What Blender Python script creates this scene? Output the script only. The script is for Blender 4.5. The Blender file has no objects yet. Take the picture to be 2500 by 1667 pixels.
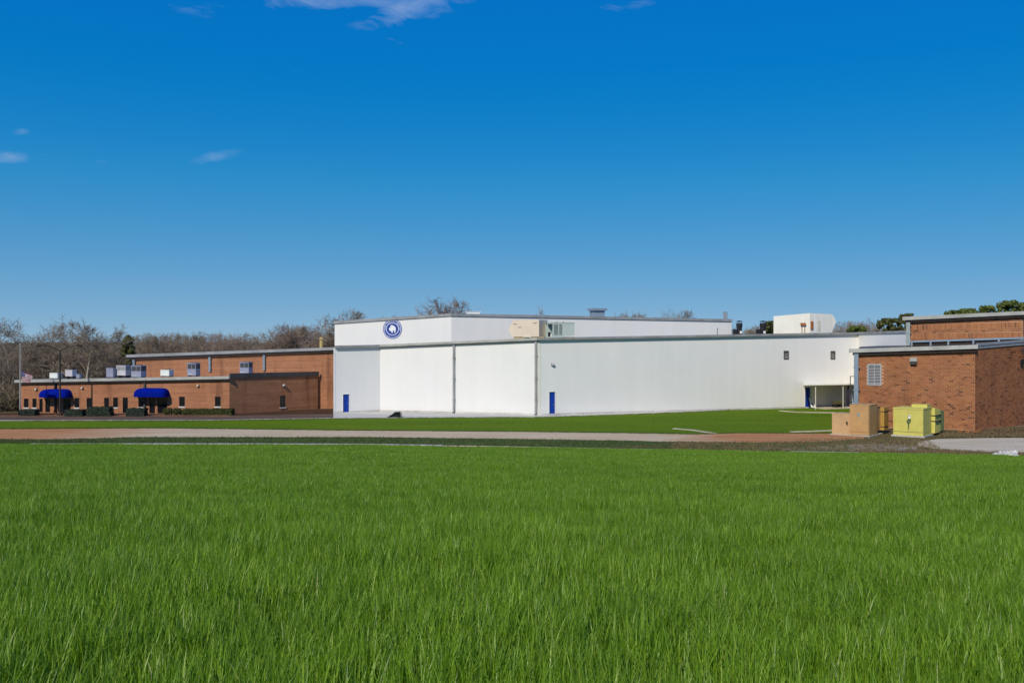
import bpy, math, random
import numpy as np
from mathutils import Vector, Matrix, Euler
from mathutils.geometry import tessellate_polygon

random.seed(7)
rng = np.random.default_rng(11)
R = math.radians
sc = bpy.context.scene
COL = sc.collection

# ------------------------------------------------------------------ camera
F, CX, CY, EYE = 2400.0, 1250.0, 833.5, 8.4        # focal length in photo pixels, photo centre, eye height
cam = bpy.data.cameras.new('camera')
cam.sensor_width = 36.0
cam.lens = 36.0 * F / 2500.0
cam.clip_start, cam.clip_end = 0.1, 8000
camo = bpy.data.objects.new('camera', cam)
camo.location = (0, 0, EYE)
camo.rotation_euler = (math.pi / 2, 0, 0)
COL.objects.link(camo)
sc.camera = camo

# ------------------------------------------------------------------ sky and sun
SUN_EL, SUN_AZ = R(38), R(206)
world = bpy.data.worlds.new('World')
sc.world = world
world.use_nodes = True
wn, wl = world.node_tree.nodes, world.node_tree.links
bg = wn['Background']
bg.inputs[1].default_value = 0.10
sky = wn.new('ShaderNodeTexSky')
sky.sky_type = 'NISHITA'
sky.sun_disc = False
sky.sun_elevation, sky.sun_rotation = SUN_EL, SUN_AZ
sky.altitude, sky.air_density, sky.dust_density, sky.ozone_density = 300, 1.0, 0.0, 3.0


def wmath(op, a, b=None, clamp=False):
    n = wn.new('ShaderNodeMath')
    n.operation = op
    n.use_clamp = clamp
    for i, v in enumerate((a, b)):
        if v is None:
            continue
        if isinstance(v, (int, float)):
            n.inputs[i].default_value = v
        else:
            wl.new(v, n.inputs[i])
    return n.outputs[0]


tc = wn.new('ShaderNodeTexCoord')
sx = wn.new('ShaderNodeSeparateXYZ')
wl.new(tc.outputs['Generated'], sx.inputs[0])
up_ = wmath('ADD', wmath('MAXIMUM', sx.outputs['Z'], 0.0), 0.15)      # a clear dry horizon: the thick yellow air at its foot is skipped
cs = wn.new('ShaderNodeCombineXYZ')
wl.new(sx.outputs['X'], cs.inputs[0])
wl.new(sx.outputs['Y'], cs.inputs[1])
wl.new(up_, cs.inputs[2])
nv_ = wn.new('ShaderNodeVectorMath')
nv_.operation = 'NORMALIZE'
wl.new(cs.outputs[0], nv_.inputs[0])
wl.new(nv_.outputs[0], sky.inputs[0])
sh = wn.new('ShaderNodeSeparateColor')
sh.mode = 'HSV'
wl.new(sky.outputs[0], sh.inputs[0])
sm = wn.new('ShaderNodeMath')
sm.operation = 'SMOOTH_MIN'
wl.new(wmath('ADD', wmath('MULTIPLY', wmath('SUBTRACT', sh.outputs[1], 0.603), 4.0), 0.72), sm.inputs[0])
sm.inputs[1].default_value = 1.0
sm.inputs[2].default_value = 0.12
sat_ = wmath('MINIMUM', sm.outputs[0], 0.997)
val_ = wmath('MULTIPLY', wmath('POWER', wmath('DIVIDE', sh.outputs[2], 6.3), 0.22), 6.2)
hs = wn.new('ShaderNodeCombineColor')
hs.mode = 'HSV'
hsh = wmath('SUBTRACT', wmath('MULTIPLY', wmath('SUBTRACT', sh.outputs[1], 0.665), 0.45), 0.008)
wl.new(wmath('ADD', sh.outputs[0], wmath('MAXIMUM', wmath('MINIMUM', hsh, 0.008), -0.010)), hs.inputs[0])
wl.new(sat_, hs.inputs[1])
wl.new(val_, hs.inputs[2])
ysafe = wmath('MAXIMUM', sx.outputs['Y'], 0.02)
cu = wmath('DIVIDE', sx.outputs['X'], ysafe)
cv = wmath('DIVIDE', sx.outputs['Z'], ysafe)
cmb = wn.new('ShaderNodeCombineXYZ')
wl.new(wmath('MULTIPLY', cu, 1.0), cmb.inputs[0])
wl.new(wmath('ADD', wmath('MULTIPLY', cv, 2.8), wmath('MULTIPLY', cu, 0.5)), cmb.inputs[1])
nz = wn.new('ShaderNodeTexNoise')
nz.inputs['Scale'].default_value = 17.0
nz.inputs['Detail'].default_value = 9.0
nz.inputs['Roughness'].default_value = 0.62
nz.inputs['Distortion'].default_value = 0.5
wl.new(cmb.outputs[0], nz.inputs['Vector'])
tot = None
# wisps: (photo x, photo y, half width, half height, strength, tilt)
for (px, py, rx, ry, st, tl) in [(780, 0, 240, 24, 0.85, 0.02), (1010, 22, 130, 30, 0.9, -0.25), (440, 14, 90, 14, 0.35, 0.25),
                                 (1530, 12, 120, 14, 0.5, -0.2), (964, 103, 34, 13, 0.55, 0.4), (20, 383, 55, 13, 0.62, 0.0),
                                 (225, 397, 40, 7, 0.5, 0.0), (200, 364, 26, 7, 0.4, 0.0), (50, 322, 22, 7, 0.4, 0.0),
                                 (530, 382, 55, 13, 0.55, -0.2), (722, 172, 12, 7, 0.35, 0.0), (105, 378, 20, 6, 0.35, 0.0)]:
    a, b = (px - CX) / F, (CY - py) / F
    du = wmath('SUBTRACT', cu, a)
    dv = wmath('ADD', wmath('SUBTRACT', cv, b), wmath('MULTIPLY', du, tl))
    q = wmath('ADD', wmath('POWER', wmath('ABSOLUTE', wmath('DIVIDE', du, rx / F)), 2.0),
              wmath('POWER', wmath('ABSOLUTE', wmath('DIVIDE', dv, ry / F)), 2.0))
    m = wmath('MULTIPLY', wmath('SUBTRACT', 1.0, wmath('MULTIPLY', q, 0.42), True), st)
    tot = m if tot is None else wmath('MAXIMUM', tot, m)
ero = wmath('MULTIPLY', wmath('SUBTRACT', nz.outputs['Fac'], 0.50), 2.6)
cl = wmath('MULTIPLY', wmath('ADD', wmath('SUBTRACT', tot, 0.40), ero), 0.9, True)
cl = wmath('MULTIPLY', wmath('MULTIPLY', cl, wmath('MULTIPLY', tot, 1.6, True)), wmath('GREATER_THAN', sx.outputs['Y'], 0.1))
cl = wmath('MULTIPLY', cl, 0.52)
cmx = wn.new('ShaderNodeMix')
cmx.data_type = 'RGBA'
cmx.inputs[7].default_value = (4.2, 5.4, 7.6, 1)
wl.new(cl, cmx.inputs[0])
wl.new(hs.outputs[0], cmx.inputs[6])
wl.new(cmx.outputs[2], bg.inputs[0])

sun = bpy.data.lights.new('sun', 'SUN')
sun.energy, sun.angle, sun.color = 3.75, R(0.53), (1.0, 0.925, 0.79)
suno = bpy.data.objects.new('sun', sun)
sdir = Vector((math.sin(SUN_AZ) * math.cos(SUN_EL), math.cos(SUN_AZ) * math.cos(SUN_EL), math.sin(SUN_EL)))
suno.rotation_euler = sdir.to_track_quat('Z', 'Y').to_euler()
suno.location = sdir * 200
COL.objects.link(suno)

vs = sc.view_settings
vs.view_transform, vs.look, vs.exposure, vs.gamma = 'Standard', 'None', 0.0, 1.0
vs.use_curve_mapping = False
sc.cycles.max_bounces = 4
sc.cycles.diffuse_bounces = 2
sc.cycles.glossy_bounces = 2
sc.cycles.transmission_bounces = 2
sc.cycles.use_denoising = True
sc.cycles.use_adaptive_sampling = True
sc.cycles.adaptive_threshold = 0.02


# ------------------------------------------------------------------ helpers
def P(x, y, d):                                     # a point of the photo at depth d
    return Vector(((x - CX) / F * d, d, EYE - (y - CY) / F * d))


def G(x, y, z=0.0):                                 # a point of the photo on level ground
    d = (EYE - z) * F / (y - CY)
    return Vector(((x - CX) / F * d, d, z))


def X(x, d, z=0.0):
    return Vector(((x - CX) / F * d, d, z))


class B:
    def __init__(self):
        self.v, self.f, self.uv, self.rnd = [], [], [], []

    def face(self, pts, uv=None, rnd=None):
        n = len(self.v)
        self.v += [tuple(p) for p in pts]
        self.f.append(tuple(range(n, n + len(pts))))
        self.uv.append(uv)
        self.rnd.append(rnd)
        return self

    def box(self, c, s, ax=None, rnd=None, skip=()):     # centre, full size, axes
        ax = ax or (Vector((1, 0, 0)), Vector((0, 1, 0)), Vector((0, 0, 1)))
        c = Vector(c)
        q = [c + ax[0] * (i * s[0] / 2) + ax[1] * (j * s[1] / 2) + ax[2] * (k * s[2] / 2)
             for i in (-1, 1) for j in (-1, 1) for k in (-1, 1)]
        for n, (a, b_, d, e) in enumerate(((0, 1, 3, 2), (4, 6, 7, 5), (0, 4, 5, 1), (2, 3, 7, 6), (0, 2, 6, 4), (1, 5, 7, 3))):
            if n in skip:
                continue
            self.face((q[a], q[b_], q[d], q[e]), rnd=rnd)
        return self

    def bar(self, a, b, w, h, up=Vector((0, 0, 1))):     # box from a to b
        a, b = Vector(a), Vector(b)
        x = (b - a)
        L = x.length
        x = x / L
        y = up.cross(x)
        y = y.normalized() if y.length > 1e-6 else Vector((1, 0, 0))
        z = x.cross(y)
        return self.box((a + b) / 2, (L, w, h), (x, y, z))

    def tube(self, pts, r, n=8, cap=True):
        pts = [Vector(p) for p in pts]
        rs = r if isinstance(r, (list, tuple)) else [r] * len(pts)
        rings = []
        for i, p in enumerate(pts):
            t = (pts[min(i + 1, len(pts) - 1)] - pts[max(i - 1, 0)]).normalized()
            a = t.cross(Vector((0, 0, 1)))
            a = a.normalized() if a.length > 1e-3 else Vector((1, 0, 0))
            b = t.cross(a).normalized()
            rings.append([p + (a * math.cos(2 * math.pi * k / n) + b * math.sin(2 * math.pi * k / n)) * rs[i] for k in range(n)])
        for i in range(len(pts) - 1):
            for k in range(n):
                self.face((rings[i][k], rings[i + 1][k], rings[i + 1][(k + 1) % n], rings[i][(k + 1) % n]))
        if cap:
            self.face(list(reversed(rings[0])))
            self.face(rings[-1])
        return self

    def prism(self, poly, z0, z1):                       # plan polygon extruded in z
        n = len(poly)
        for i in range(n):
            a, b = poly[i], poly[(i + 1) % n]
            self.face(((a[0], a[1], z0), (b[0], b[1], z0), (b[0], b[1], z1), (a[0], a[1], z1)))
        self.face([(p[0], p[1], z1) for p in poly])
        self.face([(p[0], p[1], z0) for p in reversed(poly)])
        return self

    def poly3(self, pts):                                # sheet over a polygon with its own heights
        for t in tessellate_polygon([[Vector((p[0], p[1], 0)) for p in pts]]):
            a, b, c = (Vector(pts[i]) for i in t)
            if (b - a).cross(c - a).z < 0:
                b, c = c, b
            self.face((a, b, c))
        return self

    def build(self, name, mat, parent=None, world=False, smooth=False, weld=False):
        me = bpy.data.meshes.new(name)
        v = np.array(self.v, dtype=float)
        if world and parent is not None:
            v = v - np.array(parent['origin'])
        me.from_pydata(v.tolist(), [], self.f)
        if any(u is not None for u in self.uv):
            l = me.uv_layers.new(name='UVMap')
            k = 0
            for fa, u in zip(self.f, self.uv):
                for j in range(len(fa)):
                    l.data[k].uv = u[j] if u is not None else (0, 0)
                    k += 1
        if any(u is not None for u in self.rnd):
            at = me.attributes.new('rnd', 'FLOAT', 'FACE')
            at.data.foreach_set('value', [0.5 if u is None else u for u in self.rnd])
        me.materials.append(mat)
        if smooth:
            me.polygons.foreach_set('use_smooth', [True] * len(me.polygons))
        me.update()
        o = bpy.data.objects.new(name, me)
        COL.objects.link(o)
        if parent is not None:
            o.parent = parent
        return o


def tag(o, label=None, cat=None, group=None, kind=None):
    for k, v in (('label', label), ('category', cat), ('group', group), ('kind', kind)):
        if v:
            o[k] = v
    return o


def thing(name, label, cat, loc=(0, 0, 0), rz=0.0, group=None):
    o = bpy.data.objects.new(name, None)
    o.empty_display_size = 0.3
    o.location = loc
    o.rotation_euler = (0, 0, rz)
    o['origin'] = list(loc)
    COL.objects.link(o)
    return tag(o, label, cat, group)


def copy_tree(o, parent=None):
    c = o.copy()
    COL.objects.link(c)
    c.parent = parent
    for ch in list(o.children):
        copy_tree(ch, c)
    return c


# ------------------------------------------------------------------ materials
def mat(name, col, rough=0.6, metal=0.0, var=0.0, vscale=3.0, bump=0.0, bscale=20.0, col2=None, spec=0.4, stretch=(1, 1, 1)):
    m = bpy.data.materials.new(name)
    m.use_nodes = True
    n, l = m.node_tree.nodes, m.node_tree.links
    p = n['Principled BSDF']
    p.inputs['Base Color'].default_value = (*col, 1)
    p.inputs['Roughness'].default_value = rough
    p.inputs['Metallic'].default_value = metal
    p.inputs['Specular IOR Level'].default_value = spec
    if var or bump:
        t = n.new('ShaderNodeTexCoord')
        mp = n.new('ShaderNodeMapping')
        mp.inputs['Scale'].default_value = stretch
        l.new(t.outputs['Object'], mp.inputs[0])
    if var:
        nt = n.new('ShaderNodeTexNoise')
        nt.inputs['Scale'].default_value = vscale
        nt.inputs['Detail'].default_value = 6
        nt.inputs['Roughness'].default_value = 0.65
        l.new(mp.outputs[0], nt.inputs['Vector'])
        rp = n.new('ShaderNodeValToRGB')
        rp.color_ramp.elements[0].position, rp.color_ramp.elements[1].position = 0.3, 0.72
        c2 = col2 or tuple(c * (1 - var) for c in col)
        rp.color_ramp.elements[0].color = (*c2, 1)
        rp.color_ramp.elements[1].color = (*(tuple(min(1, c * (1 + var * 0.35)) for c in col)), 1)
        l.new(nt.outputs['Fac'], rp.inputs[0])
        l.new(rp.outputs[0], p.inputs['Base Color'])
    if bump:
        nb = n.new('ShaderNodeTexNoise')
        nb.inputs['Scale'].default_value = bscale
        nb.inputs['Detail'].default_value = 4
        l.new(mp.outputs[0], nb.inputs['Vector'])
        bp = n.new('ShaderNodeBump')
        bp.inputs['Strength'].default_value = bump
        bp.inputs['Distance'].default_value = 0.05
        l.new(nb.outputs['Fac'], bp.inputs['Height'])
        l.new(bp.outputs[0], p.inputs['Normal'])
    return m


def N(m, kind, **kw):
    n = m.node_tree.nodes.new(kind)
    for k, v in kw.items():
        if k in n.inputs:
            n.inputs[k].default_value = v
        else:
            setattr(n, k, v)
    return n


def mixc(m, fac, a, b, blend='MIX'):
    n = m.node_tree.nodes.new('ShaderNodeMix')
    n.data_type = 'RGBA'
    n.blend_type = blend
    L = m.node_tree.links
    for i, v in ((0, fac), (6, a), (7, b)):
        if isinstance(v, (int, float)):
            n.inputs[i].default_value = v
        elif isinstance(v, tuple):
            n.inputs[i].default_value = (*v, 1)
        else:
            L.new(v, n.inputs[i])
    return n.outputs[2]


def ramp(m, src, stops):
    r = m.node_tree.nodes.new('ShaderNodeValToRGB')
    e = r.color_ramp.elements
    while len(e) < len(stops):
        e.new(0.5)
    for i, (p, c) in enumerate(stops):
        e[i].position = p
        e[i].color = (c, c, c, 1) if isinstance(c, (int, float)) else (*c, 1)
    m.node_tree.links.new(src, r.inputs[0])
    return r.outputs[0]


def noise(m, vec, scale, detail=5, rough=0.6, stretch=None):
    L = m.node_tree.links
    if stretch:
        mp = m.node_tree.nodes.new('ShaderNodeMapping')
        mp.inputs['Scale'].default_value = stretch
        L.new(vec, mp.inputs[0])
        vec = mp.outputs[0]
    n = m.node_tree.nodes.new('ShaderNodeTexNoise')
    n.inputs['Scale'].default_value = scale
    n.inputs['Detail'].default_value = detail
    n.inputs['Roughness'].default_value = rough
    L.new(vec, n.inputs['Vector'])
    return n.outputs['Fac']


def brick_mat():
    m = bpy.data.materials.new('brick_wall')
    m.use_nodes = True
    L = m.node_tree.links
    p = m.node_tree.nodes['Principled BSDF']
    uv = N(m, 'ShaderNodeUVMap').outputs[0]
    br = N(m, 'ShaderNodeTexBrick', Scale=1.0)
    br.inputs['Color1'].default_value = (0.41, 0.165, 0.078, 1)
    br.inputs['Color2'].default_value = (0.29, 0.112, 0.056, 1)
    br.inputs['Mortar'].default_value = (0.47, 0.30, 0.19, 1)
    br.inputs['Mortar Size'].default_value = 0.014
    br.inputs['Brick Width'].default_value = 0.305
    br.inputs['Row Height'].default_value = 0.13
    br.inputs['Bias'].default_value = -0.25
    L.new(uv, br.inputs['Vector'])
    big = noise(m, uv, 0.35, 5)
    c = mixc(m, 1.0, br.outputs['Color'], ramp(m, big, [(0.3, (0.86, 0.82, 0.80)), (0.7, (1.08, 1.04, 1.0))]), 'MULTIPLY')
    rows = noise(m, uv, 1.0, 3, 0.7, (0.12, 5.5, 1))
    c = mixc(m, 1.0, c, ramp(m, rows, [(0.3, (0.70, 0.68, 0.66)), (0.7, (1.18, 1.16, 1.14))]), 'MULTIPLY')
    st = ramp(m, noise(m, uv, 1.0, 4, 0.6, (0.75, 0.06, 1)), [(0.54, 0.0), (0.70, 0.65)])
    c = mixc(m, st, c, (0.13, 0.055, 0.035))
    L.new(c, p.inputs['Base Color'])
    p.inputs['Roughness'].default_value = 0.85
    p.inputs['Specular IOR Level'].default_value = 0.12
    bp = N(m, 'ShaderNodeBump', Strength=0.4, Distance=0.02)
    bp.invert = True
    L.new(br.outputs['Fac'], bp.inputs['Height'])
    L.new(bp.outputs[0], p.inputs['Normal'])
    return m


def loose_brick_mat(name, objrandom):
    m = bpy.data.materials.new(name)
    m.use_nodes = True
    L = m.node_tree.links
    p = m.node_tree.nodes['Principled BSDF']
    if objrandom:
        r = N(m, 'ShaderNodeObjectInfo').outputs['Random']
    else:
        r = N(m, 'ShaderNodeAttribute', attribute_name='rnd').outputs['Fac']
    c = ramp(m, r, [(0.0, (0.12, 0.060, 0.035)), (0.04, (0.20, 0.080, 0.04)), (0.09, (0.29, 0.110, 0.048)), (0.5, (0.345, 0.140, 0.060)),
                    (0.8, (0.38, 0.165, 0.070)), (1.0, (0.36, 0.130, 0.064))])
    ge = N(m, 'ShaderNodeNewGeometry').outputs['Position']
    st = ramp(m, noise(m, ge, 1.0, 4, 0.6, (0.55, 0.55, 0.05)), [(0.58, 0.0), (0.72, 0.55)])
    c = mixc(m, st, c, (0.12, 0.055, 0.035))
    c = mixc(m, 1.0, c, ramp(m, noise(m, ge, 0.7, 5), [(0.3, 0.82), (0.7, 1.1)]), 'MULTIPLY')
    L.new(c, p.inputs['Base Color'])
    p.inputs['Roughness'].default_value = 0.85
    p.inputs['Specular IOR Level'].default_value = 0.12
    return m


def white_metal_mat(name, tint=(0.785, 0.77, 0.735)):
    m = bpy.data.materials.new(name)
    m.use_nodes = True
    L = m.node_tree.links
    p = m.node_tree.nodes['Principled BSDF']
    uv = N(m, 'ShaderNodeUVMap').outputs[0]
    s1 = noise(m, uv, 1.0, 4, 0.6, (0.9, 0.05, 1))
    s2 = noise(m, uv, 1.0, 5, 0.6, (0.12, 0.10, 1))
    c = mixc(m, 1.0, tint, ramp(m, s1, [(0.3, (0.975, 0.975, 0.97)), (0.7, (1.015, 1.015, 1.015))]), 'MULTIPLY')
    c = mixc(m, 1.0, c, ramp(m, s2, [(0.3, (0.95, 0.955, 0.96)), (0.7, (1.03, 1.02, 1.0))]), 'MULTIPLY')
    rust = ramp(m, noise(m, uv, 1.0, 5, 0.7, (1.6, 0.11, 1)), [(0.70, 0.0), (0.80, 0.22)])
    c = mixc(m, rust, c, (0.62, 0.55, 0.44))
    sep = N(m, 'ShaderNodeSeparateXYZ')
    L.new(uv, sep.inputs[0])
    low = N(m, 'ShaderNodeMapRange')
    low.inputs['From Min'].default_value, low.inputs['From Max'].default_value = 0.75, 0.05
    L.new(sep.outputs['Y'], low.inputs['Value'])
    dirt = N(m, 'ShaderNodeMath', operation='MULTIPLY')
    L.new(low.outputs[0], dirt.inputs[0])
    L.new(ramp(m, noise(m, uv, 1.0, 6, 0.7, (0.35, 1.2, 1)), [(0.35, 0.0), (0.7, 0.5)]), dirt.inputs[1])
    c = mixc(m, dirt.outputs[0], c, (0.50, 0.47, 0.41))
    L.new(c, p.inputs['Base Color'])
    p.inputs['Roughness'].default_value = 0.55
    p.inputs['Specular IOR Level'].default_value = 0.3
    wv = N(m, 'ShaderNodeTexWave', Scale=0.105, wave_profile='SIN')
    wv.inputs['Distortion'].default_value = 0
    L.new(uv, wv.inputs['Vector'])
    pw = N(m, 'ShaderNodeMath', operation='POWER')
    pw.inputs[1].default_value = 10
    L.new(wv.outputs['Fac'], pw.inputs[0])
    bp = N(m, 'ShaderNodeBump', Strength=0.28, Distance=0.02)
    L.new(pw.outputs[0], bp.inputs['Height'])
    L.new(bp.outputs[0], p.inputs['Normal'])
    return m


def ground_mat(name, stops, scale=0.25, fine=9.0, bump=0.5, fvar=0.35, stretch=(1, 1, 1), rough=0.9):
    m = bpy.data.materials.new(name)
    m.use_nodes = True
    L = m.node_tree.links
    p = m.node_tree.nodes['Principled BSDF']
    pos = N(m, 'ShaderNodeNewGeometry').outputs['Position']
    c = ramp(m, noise(m, pos, scale, 7, 0.65, stretch), stops)
    f = noise(m, pos, fine, 4, 0.7)
    c = mixc(m, 1.0, c, ramp(m, f, [(0.3, 1 - fvar), (0.7, 1 + fvar * 0.6)]), 'MULTIPLY')
    L.new(c, p.inputs['Base Color'])
    p.inputs['Roughness'].default_value = rough
    p.inputs['Specular IOR Level'].default_value = 0.03
    bp = N(m, 'ShaderNodeBump', Strength=bump, Distance=0.06)
    L.new(f, bp.inputs['Height'])
    L.new(bp.outputs[0], p.inputs['Normal'])
    return m


M = {}
M['brick'] = brick_mat()
M['loose_brick'] = loose_brick_mat('brick_single', True)
M['joined_brick'] = loose_brick_mat('brick_joined', False)
M['mortar'] = mat('mortar', (0.50, 0.30, 0.175), 0.9, var=0.3, vscale=0.8)
M['white_wall'] = white_metal_mat('white_siding')
M['white_trim'] = mat('white_trim', (0.80, 0.80, 0.77), 0.5, var=0.08, vscale=1.5)
M['gutter'] = mat('gutter_grey', (0.32, 0.325, 0.325), 0.5, var=0.35, vscale=0.7)
M['gutter_tan'] = mat('gutter_tan', (0.42, 0.42, 0.38), 0.5, var=0.35, vscale=0.6)
M['gutter_dark'] = mat('gutter_dark', (0.075, 0.068, 0.065), 0.6, var=0.4, vscale=0.7)
M['soffit_shade'] = mat('gutter_shade_brown', (0.035, 0.025, 0.022), 0.8, var=0.3)  # near-black brown that paints in the shade beneath the gutters
M['slate_blue'] = mat('slate_blue_paint', (0.23, 0.29, 0.35), 0.5, var=0.2, vscale=1.2)
M['roof_dark'] = mat('roof_membrane', (0.085, 0.085, 0.09), 0.8, var=0.4, vscale=0.4)
M['roof_pale'] = mat('roof_pale', (0.50, 0.50, 0.50), 0.8, var=0.3, vscale=0.4)
M['glass'] = mat('dark_glass', (0.008, 0.009, 0.012), 0.12, spec=0.5)
M['frame_dark'] = mat('bronze_frame', (0.022, 0.019, 0.017), 0.4, var=0.2)
M['sill'] = mat('pale_sill', (0.62, 0.58, 0.52), 0.8, var=0.2)
M['blue_door'] = mat('blue_door_paint', (0.002, 0.040, 0.33), 0.5, var=0.18, vscale=1.3)
M['awning'] = mat('blue_canvas', (0.001, 0.010, 0.225), 0.95, spec=0.05, var=0.15, vscale=2.0, bump=0.1, bscale=60)
M['cream'] = mat('cream_paint', (0.80, 0.77, 0.66), 0.55, var=0.10, vscale=0.7)
M['beige'] = mat('beige_paint', (0.74, 0.62, 0.47), 0.6, var=0.10, vscale=0.7)
M['sage'] = mat('sage_paint', (0.46, 0.53, 0.48), 0.55, var=0.12, vscale=1.0)
M['sage_dark'] = mat('sage_coil', (0.22, 0.27, 0.245), 0.6, var=0.15)
M['lilac_grey'] = mat('unit_grey', (0.27, 0.28, 0.36), 0.5, var=0.15, vscale=1.2)
M['silver'] = mat('unit_silver', (0.52, 0.50, 0.52), 0.5, var=0.15, vscale=1.2)
M['unit_white'] = mat('unit_white', (0.70, 0.73, 0.66), 0.55, var=0.1, vscale=1.0)
M['coil'] = mat('coil_dark', (0.055, 0.055, 0.065), 0.6, var=0.4, vscale=9)
M['black'] = mat('black_metal', (0.018, 0.017, 0.017), 0.5, var=0.4, vscale=4)
M['steel'] = mat('galvanised', (0.50, 0.49, 0.47), 0.35, 0.6, var=0.25, vscale=3)
M['rust'] = mat('rust_orange', (0.42, 0.15, 0.045), 0.8, var=0.5, vscale=7)
M['pole_alu'] = mat('pole_aluminium', (0.40, 0.38, 0.35), 0.45, 0.3, var=0.3, vscale=1.0)
M['pole_bronze'] = mat('pole_bronze', (0.05, 0.043, 0.038), 0.8, spec=0.1, var=0.2)
M['lamp_white'] = mat('lamp_white', (0.78, 0.76, 0.70), 0.4)
M['ochre'] = mat('ochre_pipe', (0.50, 0.37, 0.14), 0.6, var=0.3, vscale=3)
M['tan_box'] = mat('tan_cabinet_paint', (0.52, 0.31, 0.125), 0.55, var=0.22, vscale=1.1, bump=0.05, bscale=4)
M['tan_pink'] = mat('faded_tan_paint', (0.54, 0.345, 0.165), 0.6, var=0.2, vscale=0.9, bump=0.05, bscale=4)
M['ochre_fin'] = mat('ochre_fin_paint', (0.45, 0.26, 0.055), 0.55, var=0.2, vscale=1.5)
M['yellow_green'] = mat('yellow_green_paint', (0.60, 0.54, 0.125), 0.5, var=0.14, vscale=1.2, bump=0.04, bscale=4)
M['fin_green'] = mat('faded_green_fin', (0.22, 0.27, 0.08), 0.55, var=0.3, vscale=1.8)
M['stain'] = mat('green_black_stain', (0.035, 0.06, 0.035), 0.8, var=0.6, vscale=5)
M['concrete'] = ground_mat('concrete', [(0.3, (0.36, 0.34, 0.31)), (0.7, (0.52, 0.50, 0.46))], 0.5, 6, 0.2, 0.18)
M['kerb'] = ground_mat('kerb_concrete', [(0.3, (0.34, 0.33, 0.31)), (0.7, (0.56, 0.55, 0.52))], 0.6, 8, 0.2, 0.2)
M['pale_path'] = ground_mat('pale_concrete', [(0.25, (0.30, 0.225, 0.145)), (0.42, (0.50, 0.415, 0.30)), (0.7, (0.66, 0.57, 0.44))], 0.5, 5, 0.3, 0.3, (0.25, 2.4, 1))
M['apron'] = ground_mat('apron_concrete', [(0.28, (0.40, 0.375, 0.33)), (0.65, (0.62, 0.60, 0.55))], 0.5, 4, 0.2, 0.2, (0.3, 2.5, 1))
M['mulch'] = ground_mat('dark_mulch', [(0.3, (0.045, 0.025, 0.016)), (0.7, (0.12, 0.065, 0.04))], 0.6, 6, 0.8, 0.5, (0.5, 1.5, 1))
M['clay'] = ground_mat('red_clay', [(0.3, (0.17, 0.085, 0.05)), (0.7, (0.36, 0.185, 0.11))], 0.4, 6, 0.5, 0.35, (0.4, 1.6, 1))
M['drive_brown'] = ground_mat('brown_drive', [(0.3, (0.085, 0.055, 0.04)), (0.7, (0.19, 0.125, 0.09))], 0.4, 5, 0.4, 0.35, (0.3, 2.0, 1))
M['gravel'] = ground_mat('old_gravel', [(0.3, (0.14, 0.105, 0.06)), (0.5, (0.30, 0.25, 0.18)), (0.72, (0.50, 0.44, 0.35))], 0.7, 4, 0.5, 0.5, (0.3, 2.0, 1))
M['dry_grass'] = ground_mat('dry_grass', [(0.25, (0.085, 0.075, 0.03)), (0.55, (0.15, 0.12, 0.055)), (0.75, (0.22, 0.17, 0.10))], 0.5, 5, 0.8, 0.5, (0.35, 1.4, 1))
M['verge'] = ground_mat('verge_grass', [(0.25, (0.035, 0.068, 0.02)), (0.5, (0.07, 0.115, 0.03)), (0.75, (0.19, 0.19, 0.085))], 0.6, 6, 0.8, 0.45, (0.16, 1.3, 1))
M['lawn'] = ground_mat('mown_lawn', [(0.25, (0.082, 0.150, 0.007)), (0.55, (0.112, 0.185, 0.008)), (0.8, (0.170, 0.200, 0.010))], 0.16, 2.6, 0.6, 0.42, (0.5, 1.2, 1))
M['soil_field'] = ground_mat('field_soil', [(0.3, (0.018, 0.035, 0.006)), (0.7, (0.035, 0.065, 0.010))], 0.8, 9, 0.8, 0.5)
M['earth'] = ground_mat('winter_ground', [(0.3, (0.075, 0.06, 0.035)), (0.7, (0.14, 0.115, 0.065))], 0.12, 3, 0.8, 0.5)
M['stone'] = mat('white_stone', (0.62, 0.60, 0.57), 0.85, var=0.35, vscale=5, bump=0.4, bscale=9)
M['bark'] = mat('grey_bark', (0.21, 0.175, 0.13), 0.9, var=0.35, vscale=1.5)
M['bark_pale'] = mat('pale_bark', (0.46, 0.41, 0.32), 0.9, var=0.4, vscale=1.0)
M['twig'] = mat('brown_twigs', (0.265, 0.205, 0.140), 0.9, var=0.35, vscale=0.35)
M['twig_red'] = mat('reddish_twigs', (0.275, 0.195, 0.145), 0.9, var=0.35, vscale=0.35)
M['thicket'] = mat('thicket_brown', (0.20, 0.152, 0.10), 0.95, var=0.55, vscale=0.16, col2=(0.095, 0.083, 0.045))


def leaf_mat(name, col, col2, trans=0.25):
    m = bpy.data.materials.new(name)
    m.use_nodes = True
    L = m.node_tree.links
    n = m.node_tree.nodes
    p = n['Principled BSDF']
    r = N(m, 'ShaderNodeAttribute', attribute_name='rnd').outputs['Fac']
    c = ramp(m, r, [(0.0, col2), (1.0, col)])
    L.new(c, p.inputs['Base Color'])
    p.inputs['Roughness'].default_value = 0.6
    p.inputs['Specular IOR Level'].default_value = 0.25
    t = N(m, 'ShaderNodeBsdfTranslucent')
    L.new(c, t.inputs['Color'])
    mx = N(m, 'ShaderNodeMixShader')
    mx.inputs[0].default_value = trans
    L.new(p.outputs[0], mx.inputs[1])
    L.new(t.outputs[0], mx.inputs[2])
    L.new(mx.outputs[0], n['Material Output'].inputs['Surface'])
    return m


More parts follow.
